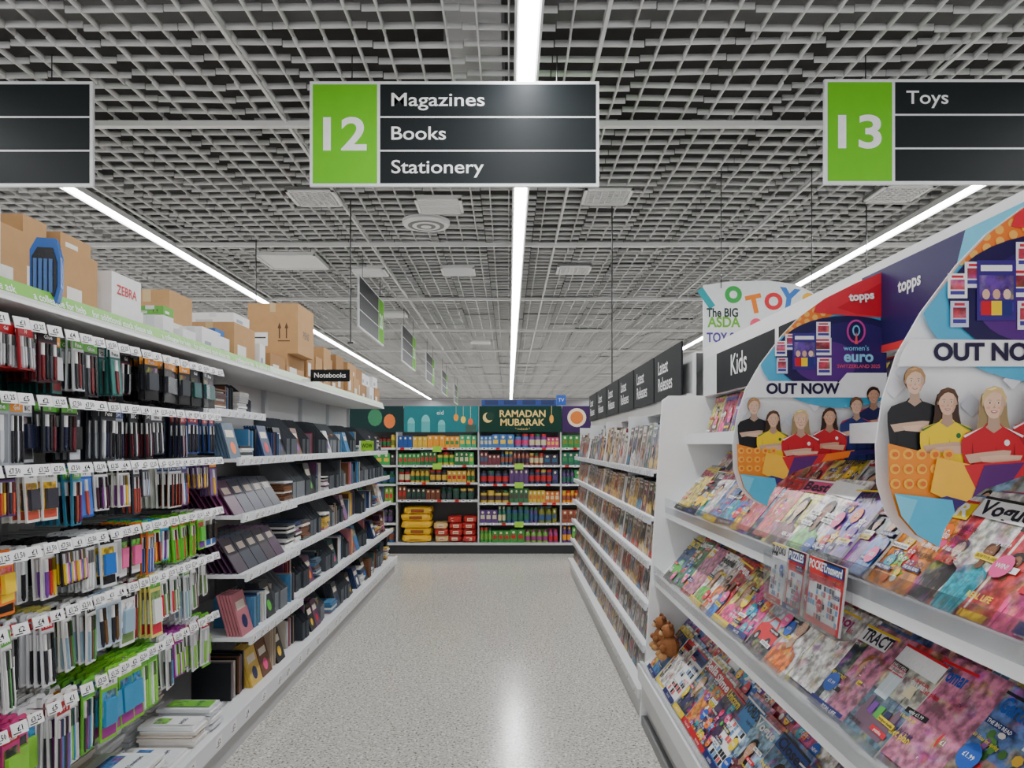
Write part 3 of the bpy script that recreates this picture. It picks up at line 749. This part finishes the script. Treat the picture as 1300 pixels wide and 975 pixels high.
for ti,(X0,Z0,n,XB) in enumerate(TIERS):
    for rrow in range(n-1,-1,-1):
        X=X0+.006+rrow*PT; Z=Z0+.004+rrow*PT*SL
        y=MY1-.06-rng.uniform(0,.09)
        tilt=t if rrow<3 else math.radians(28)
        while y>MY0+.25:
            w=rng.uniform(.18,.215); h=rng.uniform(.25,.285)
            ttl=None
            if ti==0: k=rng.choice(['kids','kids','kids','lady','puzzle'])
            elif ti==1:
                k=rng.choice(['lady','lady','home','lady','man','puzzle']) if y<2.7 else rng.choice(['kids','man','kids','lady'])
                if y<1.95 and rrow==0:
                    j=int((1.95-y)/.19); k,ttl=[('home','Kitchen'),('lady',"Woman's Own"),('home','Garden News'),('home','Garden'),('lady','Bella'),('home','YourHome'),('lady','Prima')][j%7]
                if y<1.95 and rrow==2: k,ttl=rng.choice([('home','YourHome'),('home','Home & Style')])
            else: k=rng.choice(['lady','man','puzzle','lady','kids','lady'])
            for c in range(rng.randint(1,3),0,-1):
                b.frame((X+.010*c,y-rng.uniform(0,.02),Z+.003*c+rng.uniform(0,.012)+.008),(rng.uniform(-.02,.02),-1,0),(math.sin(tilt),0,math.cos(tilt))); ortho(b)
                b.prism([(0,0),(w,0),(w,h),(0,h)],-.006,0,rng.choice([(230,228,222),(200,120,150),(220,200,90),(90,120,180),(200,60,60)]),'photo')
            jit=rng.uniform(-.05,.05)
            b.frame((X,y,Z+.006+abs(jit)*.1),(rng.uniform(-.05,.05),-1,jit),(math.sin(tilt),jit*math.cos(tilt),math.cos(tilt))); ortho(b)
            cover(b,w,h,rng,k,ttl)
            y-=w*rng.uniform(.86,1.0)
            Xj=rng.uniform(0,.004); X=X0+.006+rrow*PT+Xj
y=3.9
while y>.9:
    w=rng.uniform(.16,.2); b.frame((1.03,y,1.536),(0,-1,0),(math.sin(.3),0,math.cos(.3)))
    if rng.random()<.75: cover(b,w,.225,rng,rng.choice(['kids','puzzle','lady']))
    y-=w+.02
b.world(); b.build('magazines')
b=MB()
X=.785
b.box(X-.002,X,1.78,2.28,1.03,1.17,(255,255,255),'acrylic'); b.box(X,X+.04,1.78,2.28,1.028,1.031,(255,255,255),'acrylic')
for y in (1.78,2.03,2.28): b.box(X,X+.04,y-.001,y+.001,1.03,1.18,(255,255,255),'acrylic')
for i,(tt,y) in enumerate([("SUDOKU",2.265),("PUZZLES",2.135),("POCKET",1.99),("Crossword",1.90)]):
    b.frame((X+.008,y,1.034),(0,-1,0),(.12,0,1)); cover(b,.115,.17,rng,'puzzle',tt)
b.world(); b.build('puzzle_book_holder')
b=MB()
for (x,y,z) in [(.80,3.85,.50),(.80,3.68,.5)]:
    c=(150,96,56)
    b.blob((x,y,z),(.05,.05,.055),c,1.0,mat='matte'); b.blob((x-.01,y,z+.075),(.035,.038,.034),c,1.0,mat='matte')
    for s in (-1,1):
        b.blob((x,y+s*.03,z+.105),(.012,.014,.014),(120,72,40),1.0,8,6,'matte'); b.blob((x-.04,y+s*.032,z+.0),(.02,.016,.016),c,1.0,8,6,'matte'); b.blob((x-.042,y+s*.03,z-.045),(.024,.018,.018),(190,140,90),1.0,8,6,'matte')
        b.blob((x-.043,y+s*.014,z+.082),(.004,.005,.005),(20,16,16),1.0,6,4)
    b.blob((x-.042,y,z+.066),(.014,.016,.012),(205,165,120),1.0,8,6,'matte')
b.build('teddy_bears')

# ------------------------------------------------------------------ RIGHT book bays
rng=random.Random(5)
b=MB(); BY0,BY1=4.03,8.75
b.box(1.3,1.36,BY0,BY1,0,2.0,W1); b.box(.72,1.3,BY0,BY1,0,.12,(200,200,202)); b.box(.70,1.3,BY0,BY1,.12,.17,(228,229,230))
BZ=[.40,.63,.86,1.10,1.36]
for k,z in enumerate(BZ):
    X=.74+.012*k
    b.box(X,1.3,BY0,BY1,z-.015,z,W1); b.box(X-.012,X,BY0,BY1,z-.032,z+.008,(215,218,226))
    b.frame((X-.0125,BY1,z-.03),(0,-1,0),(0,0,1)); u=.05
    while u<4.6: price_label(b,u,.0,.06,.036,rng); u+=rng.uniform(.08,.16)
    b.world()
b.frame((.6995,BY1,.122),(0,-1,0),(0,0,1)); u=.05
while u<4.6: price_label(b,u,.0,.06,.04,rng); u+=rng.uniform(.15,.3)
b.world()
for y in (5.2,6.4,7.6,8.74): b.box(.84,1.3,y-.008,y+.008,.17,1.70,(225,226,228))
b.box(.97,1.0,BY0,BY1,1.70,1.78,(236,236,236)); b.box(1.021,1.36,BY0,BY1,2.001,2.01,(236,236,236)); b.box(1.0,1.02,BY0,BY1,1.76,2.0,(225,225,225))
for i in range(6):
    y1=8.7-.78*i; 
    b.box(.945,.955,y1-.74,y1,1.775,2.07,(24,27,30),'matte')
    b.frame((.9445,y1,1.775),(0,-1,0),(0,0,1)); b.text("Latest",.12,.165,.085,(250,250,250),L,al='L',off=.008,maxw=.35,res=4); b.text("Releases",.12,.06,.085,(250,250,250),L,al='L',off=.008,maxw=.5,res=4)
    b.world()
b.build('book_shelving_unit')
b=MB()
for k,z in enumerate([.17]+BZ):
    X=.74+.012*k; y=BY1-.04
    while y>BY0+.16:
        w=rng.uniform(.13,.165); h=rng.uniform(.175,.195) if k<5 else rng.uniform(.2,.29)
        skip=any(y-w<yy+.012 and y>yy-.012 for yy in (5.2,6.4,7.6))
        if skip: y-=.03; continue
        n=rng.randint(2,4); cs=rng.choice([(150,140,128),(60,54,52),(110,90,72),(130,50,44),(40,56,84)])
        for c in range(n,0,-1):
            b.frame((X+.02+.022*c,y,z+.001),(0,-1,0),(.16,0,1)); b.prism([(0,0),(w,0),(w,h),(0,h)],-.02,0,cs)
        b.frame((X+.02,y,z+.001),(0,-1,0),(.16,0,1)); cover(b,w,h,rng,'book',th=.02)
        y-=w+rng.uniform(.004,.02)
b.world(); b.build('books')

# ------------------------------------------------------------------ promotional fin posters
def clip(sub,cl):
    a=0
    for i in range(len(cl)):
        x0,y0=cl[i]; x1,y1=cl[(i+1)%len(cl)]; a+=x0*y1-x1*y0
    if a<0: cl=cl[::-1]
    out=list(sub)
    for i in range(len(cl)):
        A=cl[i];B=cl[(i+1)%len(cl)]; inp=out; out=[]
        if not inp: break
        def ins(p): return (B[0]-A[0])*(p[1]-A[1])-(B[1]-A[1])*(p[0]-A[0])>=0
        def inter(p,q):
            d1=(B[0]-A[0])*(p[1]-A[1])-(B[1]-A[1])*(p[0]-A[0]); d2=(B[0]-A[0])*(q[1]-A[1])-(B[1]-A[1])*(q[0]-A[0])
            t=d1/(d1-d2); return (p[0]+(q[0]-p[0])*t,p[1]+(q[1]-p[1])*t)
        for j in range(len(inp)):
            p=inp[j-1];q=inp[j]
            if ins(q):
                if not ins(p): out.append(inter(p,q))
                out.append(q)
            elif ins(p): out.append(inter(p,q))
    return out
def fin_poster(Y):
    b=MB(); S=2.1/F
    def T(p): return ((p[0]-646)*S,(565-p[1])*S)
    O=[(1122,345),(1085,360),(1045,380),(1015,402),(992,426),(965,462),(946,495),(935,530),(930,565),(931,595),(938,618),(950,632),(966,641),(970,628),(980,612),(1000,598),(1035,586),(1080,578),(1122,573)]
    OT=[T(p) for p in O]
    b.frame((0,0,1.5),(1,0,0),(0,0,1))
    b.prism(OT,-.004,0,(245,245,246),'print')
    lay=[1]
    def sh(pts,c,m='print'):
        q=clip(OT,[T(p) for p in pts])
        if len(q)>2: b.poly(q,c,lay[0]*L*.5,m); lay[0]+=1
    def ep(cx,cy,rx,ry,n=28): return [(cx+rx*math.cos(6.2832*i/n),cy+ry*math.sin(6.2832*i/n)) for i in range(n)]
    rg=random.Random(4)
    for i in range(46):
        x=rg.uniform(935,1120);y=rg.uniform(430,560);r=rg.uniform(4,9)
        sh([(x-r,y),(x,y-r),(x+r,y),(x,y+r)],rg.choice([(228,228,236),(234,232,238),(222,226,236)]))
    sh([(900,340),(1130,300),(1130,420),(1040,440),(960,500),(900,500)],(244,130,50))
    sh(ep(1064,452,102,66,36),(80,180,220))
    sh([(1000,425),(960,420),(1000,380),(1050,360),(1062,398)],(244,130,50))
    for i in range(14): sh(ep(992+(i%7)*10,415-(i%7)*5+(i//7)*9,3.5,3.5,10),(252,190,90))
    sh([(1030,398),(1040,370),(1130,330),(1130,405),(1075,402)],(222,48,62))
    sh([(1060,392),(1130,352),(1130,404),(1085,400)],(206,30,46))
    sh(ep(1072,452,90,50,36),(34,26,78))
    sh(ep(1076,446,66,36),(48,32,100)); sh(ep(1045,460,40,26),(88,40,128))
    sh([(1072,474),(1130,474),(1130,505),(1045,505)],(245,245,248))
    sh([(950,484),(1060,485),(1060,505),(940,505)],(245,245,248))
    zb=lay[0]*.5
    def R(x0,y0,x1,y1,c,dw=0,m='print'):
        a=T((x0,y1));e=T((x1,y0)); b.rect(a[0],a[1],e[0],e[1],c,(zb+1+dw)*L,m)
    for n_,(x,y,w,h,c) in enumerate([(994,425,14,20,(235,235,245)),(981,434,15,19,(250,250,250)),(983,455,14,20,(200,210,235)),(1033,410,18,20,(240,240,248)),(1030,430,22,22,(245,245,250)),(1034,455,18,22,(235,235,245)),(1003,424,30,46,(60,44,130))]):
        R(x,y,x+w,y+h,c,n_*.3); R(x+2,y+h*.25,x+w-2,y+h*.65,(200,70,90) if w<25 else (96,60,150),n_*.3+.1,'photo'); R(x+2,y+h*.7,x+w-2,y+h*.85,(70,60,150),n_*.3+.1)
        R(x+3,y+h*.08,x+w-3,y+h*.18,(210,40,60) if w<25 else (250,250,250),n_*.3+.1)
    for i in range(3):
        q=T((1010+i*8,450)); b.ell(q[0],q[1],3*S,4*S,SKIN[i],(zb+3.5)*L,10); R(1006+i*8,455,1014+i*8,466,[(206,32,48),(250,214,20),(40,50,120)][i],2.6)
    def TX(s,x,y,h,c,al='C',mw=None,rot=0,off=.02):
        p=T((x,y)); b.text(s,p[0],p[1],h*S,c,(zb+5)*L,al=al,maxw=mw*S if mw else None,rot=rot,off=off,res=4)
    TX("topps",1090,382,10,(250,250,250),rot=6,mw=32,off=.04)
    p=T((1083,422)); b.ell(p[0],p[1],12*S,15*S,(200,60,150),(zb+4)*L,24); b.ell(p[0],p[1],9.5*S,12.5*S,(34,26,78),(zb+4.4)*L,24); b.ell(p[0],p[1]+1*S,5*S,7*S,(120,200,230),(zb+5)*L,14); b.ell(p[0],p[1]+1*S,3*S,5*S,(34,26,78),(zb+5.3)*L,14); b.poly([(p[0]-2*S,p[1]-16*S),(p[0]+2*S,p[1]-16*S),(p[0]+.6*S,p[1]-2*S),(p[0]-.6*S,p[1]-2*S)],(240,90,90),(zb+6)*L)
    TX("women's",1083,446,6.5,(120,200,235),mw=36,off=.01)
    TX("euro",1086,460,14,(140,205,240),mw=52,off=.03)
    TX("SWITZERLAND 2025",1086,468,4.5,(230,90,110),mw=54,off=0.01)
    TX("OUT NOW",1016,500,13,(26,20,60),mw=106,off=.04)
    people=[(1104,503,17,(206,156,126),(50,30,24),(34,36,84),False,(230,60,60)),(1082,516,17,(222,182,156),(110,76,50),(36,50,110),False,(220,50,60)),
            (953,517,17,(228,190,164),(176,136,92),(26,26,30),False,None),(1047,530,18,(216,170,140),(70,42,30),(196,30,44),True,(240,240,240)),
            (976,533,17,(224,182,154),(84,54,36),(246,210,20),True,(30,110,60)),(1010,534,20,(234,194,166),(220,188,130),(200,30,44),True,(245,245,245))]
    z0=zb+8
    for (x,y,s,sk,ha,sh_,lg,tr) in people:
        q=T((x,y)); ss=s*1.2
        bl=max(1.3,(584-y)/ss)
        portrait(b,q[0],q[1],ss*S,sk,ha,sh_,z0*L,bl=bl,long=lg,trim=tr,arms=True); z0+=6.5
    lay[0]=int((z0+1)*2)
    sh([(915,560),(972,574),(985,650),(915,650)],(240,140,40))
    for i in range(14): sh(ep(935+(i%5)*10,572+(i//5)*11,4,4,10),(252,186,70))
    for i in range(14): sh(ep(935+(i%5)*10,572+(i//5)*11,2,2,8),(226,110,40))
    sh([(965,574),(1006,583),(985,612),(960,600)],(250,190,60))
    sh([(985,580),(1030,576),(1130,570),(1130,600),(1000,610)],(206,44,54))
    sh([(1040,576),(1075,571),(1065,592),(1030,592)],(240,120,40))
    sh([(1070,573),(1130,566),(1130,600),(1060,600)],(44,36,100))
    sh([(1000,580),(1030,578),(1015,600),(990,606)],(90,40,110))
    sh([(925,590),(972,603),(1006,594),(985,650),(930,650)],(60,40,110))
    sh([(925,600),(976,606),(985,650),(930,650)],(80,185,222))
    sh([(925,600),(950,606),(940,632),(930,650)],(120,205,232))
    b.world()
    b.box(.98,1.049,.004,.012,1.80,1.83,(220,220,222),'acrylic')
    ob=b.build('promotional_poster',origin=(0,0,0)); ob.location=(0,Y,0)
fin_poster(2.1); fin_poster(1.28)

# ------------------------------------------------------------------ toys sign
b=MB(); S=7.0/F
b.frame((0,7.0,1.5),(1,0,0),(0,0,1))
def T(x,y): return ((x-646)*S,(565-y)*S)
O=[T(893,470),T(893,362),T(930,357),T(975,356),T(1010,361),T(1030,370),T(1044,386),T(1052,410),T(1052,470)]
b.prism(O,-.02,0,(232,234,236),'print')
def tx(s,x,y,h,c,rot=0,off=.05,w=2,mw=None):
    p=T(x,y); b.text(s,p[0],p[1],h*S,c,w*L,off=off,rot=rot,res=4,maxw=mw*S if mw else None)
tx("I",903,388,24,(40,160,170),rot=35,off=.08)
p=T(931,374); b.ell(p[0],p[1],11*S,11*S,(60,170,80),2*L,20); b.ell(p[0],p[1],5*S,5*S,(232,234,236),3*L,16)
tx("T",960,396,22,(240,130,40),rot=12); tx("O",982,392,20,(220,50,60)); tx("Y",1000,390,24,(60,120,200),rot=-8); tx("S",1022,396,24,(240,180,40),rot=-15)
tx("The BIG",917,402,11,(40,60,50),mw=40,off=.03); tx("ASDA",919,415,13,(110,180,50),mw=42,off=.03); tx("TOY SALE",925,434,12,(80,60,150),mw=56,off=.03)
p=T(960,412); b.ell(p[0],p[1],8*S,8*S,(240,80,110),2*L,14)
b.world()
for px in (915,1030): 
    x=(px-646)*S; b.cyl(x,6.99,1.5+(565-362)*S-.03,ZC,.004,.004,(80,80,80),6,'metal')
b.build('toy_department_sign')
for (px,py0,d,zb) in [(445,275,7.9,2.6),(777,280,8.1,2.1),(325,320,9.4,3.0),(1100,280,8.1,3.3)]:
    b=MB(); x=(px-646)*d/F; b.cyl(x,d,zb,ZC,.007,.007,(70,70,70),6,'metal'); b.box(x-.03,x+.03,d-.01,d+.01,zb-.02,zb,(70,70,70),'metal'); b.build('suspension_rod')

# ------------------------------------------------------------------ back grocery wall
rng=random.Random(77)
b=MB(); YB=10.2
X0,X1=-4.0,4.4
b.box(X0,X1,YB+.5,YB+.56,0,2.03,(80,78,76)); b.box(X0,X1,YB+.03,YB+.5,0,.12,(34,34,36)); b.box(X0,X1,YB,YB+.5,.12,.15,(190,190,190))
bays=[-4.0,-2.75,-1.55,-.42,.72,1.9,3.1,4.35]
for x in bays: b.box(x-.011,x+.011,YB+.05,YB+.5,.15,2.03,(180,180,180))
GZ=[.42,.70,.96,1.22,1.46]
GZL=[.74,.98,1.22,1.46]
for i in range(len(bays)-1):
    zs=GZL if i in(2,) else GZ
    for z in zs:
        b.box(bays[i]+.011,bays[i+1]-.011,YB+.03,YB+.5,z-.015,z,(180,180,180)); b.box(bays[i]+.011,bays[i+1]-.011,YB+.012,YB+.03,z-.025,z+.004,(200,200,197))
        b.frame((bays[i],YB+.0115,z-.025),(1,0,0),(0,0,1)); u=.05
        while u<1.05: 
            b.rect(u,0,u+.06,.03,(250,250,250) if rng.random()<.75 else (230,40,40),L); b.rect(u+.015,.012,u+.045,.024,(40,40,40),2*L); u+=rng.uniform(.08,.2)
        if rng.random()<.6: b.rect(.5,-.03,.62,.05,(150,205,60),L*3)
        b.world()
def hdr(xa,xb,c,z0=1.68,z1=2.04): b.box(xa,xb,YB+.04,YB+.06,z0,z1,c,'matte'); b.frame((xa,YB+.0395,z0),(1,0,0),(0,0,1))
hdr(-.41,.73,(10,52,40)); 
b.text("RAMADAN",.6,.21,.095,(232,200,120),2*L,off=.02,res=4,maxw=.66); b.text("MUBARAK",.6,.09,.095,(232,200,120),2*L,off=.02,res=4,maxw=.66)
b.text("* mubarak *",.6,.03,.03,(226,196,120),2*L,maxw=.4)
b.ell(.12,.2,.07,.07,(230,200,120),2*L,20); b.ell(.15,.22,.06,.06,(10,52,40),3*L,20)
b.ell(1.0,.18,.03,.06,(230,160,60),2*L,10); b.rect(.997,.24,1.003,.36,(230,200,120),2*L)
b.world()
hdr(-1.45,-.42,(36,120,126))
for (cx,w_,h_) in [(.1,.1,.2),(.3,.12,.24),(.52,.1,.17)]:
    b.rect(cx-w_*.5,0,cx+w_*.5,h_*.6,(90,176,178),2*L); b.ell(cx,h_*.6,w_*.5,h_*.4,(120,196,196),3*L,14,0,180)
for i,c in enumerate([(240,150,50),(250,205,70),(230,100,60)]):
    b.ell(.72+.1*i,.2-.03*i,.035,.05,c,3*L,10); b.rect(.718+.1*i,.24-.03*i,.722+.1*i,.36,(230,220,160),3*L)
b.text("eid",.5,.24,.06,(230,240,240),3*L); b.rect(.85,.0,1.0,.1,(60,90,80),3*L)
b.world()
hdr(.74,1.9,(60,34,84)); b.ell(.2,.2,.13,.13,(240,220,190),2*L,20); b.ell(.2,.2,.09,.09,(220,120,50),3*L,16); b.ell(.5,.2,.12,.12,(230,140,60),2*L,16); b.world()
hdr(-2.75,-1.46,(20,50,50)); b.ell(.9,.2,.1,.12,(60,130,90),2*L,12); b.ell(1.1,.15,.08,.1,(230,120,60),2*L,12); b.world()
hdr(-4.0,-2.76,(20,50,50)); b.world(); hdr(1.92,4.35,(20,50,50)); b.world()
b.build('grocery_shelving_unit')
b=MB()
PC={2:[[(50,130,70),(40,80,150),(210,170,60),(60,160,110),(230,150,40)],[(40,110,60),(190,50,50),(50,140,70),(200,180,60),(60,160,80)],[(150,40,40),(40,100,60),(200,160,60),(60,60,60)],[(46,50,48),(30,70,56),(110,60,40),(60,60,64)]],
    3:[[(190,60,110),(110,60,140),(220,180,60),(60,110,170)],[(110,50,60),(60,50,70),(150,80,60),(40,90,120)],[(60,90,60),(180,60,50),(90,60,110),(50,60,90)],[(200,170,60),(60,110,70),(80,60,60),(200,110,50)],[(90,60,120),(50,80,120),(40,100,80),(120,120,40)],[(60,140,60),(110,160,60),(40,90,60),(150,60,120)]]}
allp=sum(sum(PC.values(),[]),[])
def product(x,z,w,h,kind,c,c2,dp):
    y=YB+.05+dp
    if kind=='box':
        b.box(x,x+w*.96,y,y+.06,z,z+h,c,'print'); b.frame((x,y-.0005,z),(1,0,0),(0,0,1)); b.rect(w*.12,h*.3,w*.8,h*.6,c2,0); b.ell(w*.47,h*.8,w*.2,h*.1,(235,220,180),L,8); b.world()
    elif kind=='jar':
        r=w*.48; cx=x+w/2; cy=y+r; b.cyl(cx,cy,z,z+h*.8,r,r,c,10); b.cyl(cx,cy,z+h*.2,z+h*.6,r*1.02,r*1.02,c2,10,'print'); b.cyl(cx,cy,z+h*.8,z+h,r*.9,r*.9,rng.choice([(200,170,70),(180,40,40),(30,30,30),(40,100,60)]),10)
    else:
        r=w*.46; cx=x+w/2; cy=y+r; b.cyl(cx,cy,z,z+h*.65,r,r,c,10); b.cyl(cx,cy,z+h*.65,z+h*.85,r,r*.5,c,10); b.cyl(cx,cy,z+h*.85,z+h,r*.5,r*.5,c2,10); b.cyl(cx,cy,z+h*.15,z+h*.5,r*1.03,r*1.03,c2,10,'print')
for i in range(len(bays)-1):
    zs=(GZL if i==2 else [.15]+GZ); 
    for k,z in enumerate(zs):
        nz=zs[k+1] if k+1<len(zs) else 1.70
        hm=nz-z-.03; x=bays[i]+.02; rows=PC.get(i); pal=rows[len(zs)-1-k if len(zs)-1-k<len(rows) else -1] if rows else allp
        while x<bays[i+1]-.08:
            w=rng.choice([.065,.08,.1,.055]); h=hm*rng.uniform(.68,.92); kd=rng.choice(['box','jar','bottle','box'] if k<len(zs)-1 else ['box','box','jar']); c=rng.choice(pal);c2=rng.choice(pal+[(200,190,150),(180,40,40),(220,180,60)])
            for j in range(rng.randint(2,4)):
                if x+w>bays[i+1]-.015: break
                product(x,z+.001,w,h,kd,c,c2,rng.uniform(0,.01)); 
                product(x,z+.001,w,h*.99,'box',c,c2,.12)
                x+=w+.002
b.build('grocery_products')
for (xa,xb,c,c2,nm) in [(-1.5,-1.06,(226,176,36),(110,80,30),'y'),(-1.04,-.45,(176,44,40),(236,215,180),'r')]:
    b=MB(); z=.152
    nr=5 if nm=='y' else 4
    for r in range(nr):
        n=(1 if nm=='y' else 3); w=(xb-xa)/n; hh=.052 if nm=='y' else .048
        if nm=='y' and r==4: n=1; 
        for j in range(n):
            if nm=='r' and r==3 and j==0: continue
            cx=xa+w*(j+.5)+rng.uniform(-.015,.015); cz=z+hh*.98
            b.blob((cx,YB+.22+rng.uniform(-.02,.02),cz),(w*(.5 if nm=='r' else rng.uniform(.44,.5)),.16,hh),c if nm=='y' or rng.random()<.7 else (215,180,120),.42,18,10,'plastic',.05,rng)
            b.frame((cx-w*.2,YB+.048,cz-hh*.5),(1,0,0),(0,0,1))
            b.rect(0,hh*.1,w*.4,hh*.9,c2,0); b.rect(w*.04,hh*.35,w*.36,hh*.6,(200,50,40) if nm=='y' else (150,30,30),L)
            b.world()
        z+=hh*1.86
    b.build('rice_sacks')
b=MB(); b.box(-.38,.66,YB+.1,YB+.45,2.042,2.13,(30,60,130),'plastic')
b.frame((-.38,YB+.0995,2.042),(1,0,0),(0,0,1)); 
for i in range(4): b.rect(.05+.26*i,.02,.23+.26*i,.08,(20,40,90),0,'plastic')
b.world(); b.build('storage_crates')
b=MB(); b.box(.67,.8,YB+.2,YB+.22,2.06,2.2,(40,90,190),'print'); b.box(.73,.74,YB+.2,YB+.22,2.041,2.06,(200,200,200))
b.frame((.67,YB+.1995,2.06),(1,0,0),(0,0,1)); b.text("TV",.065,.05,.05,(250,250,250),0); b.world(); b.build('department_sign')

# ------------------------------------------------------------------ world, camera
w=bpy.data.worlds.new('World'); bpy.context.scene.world=w; w.use_nodes=True
w.node_tree.nodes['Background'].inputs[0].default_value=(.98,.99,1,1); w.node_tree.nodes['Background'].inputs[1].default_value=1.6
cd=bpy.data.cameras.new('cam'); cam=bpy.data.objects.new('camera',cd); bpy.context.scene.collection.objects.link(cam)
cam.location=(0,0,1.5); cam.rotation_euler=(math.radians(90),0,0)
cd.sensor_width=36; cd.lens=F/1300*36; cd.shift_y=(565-487.5)/1300; cd.shift_x=4/1300; cd.clip_start=.05; cd.clip_end=200
bpy.context.scene.camera=cam
print('faces',sum(len(o.data.polygons) for o in bpy.data.objects if o.type=='MESH'))
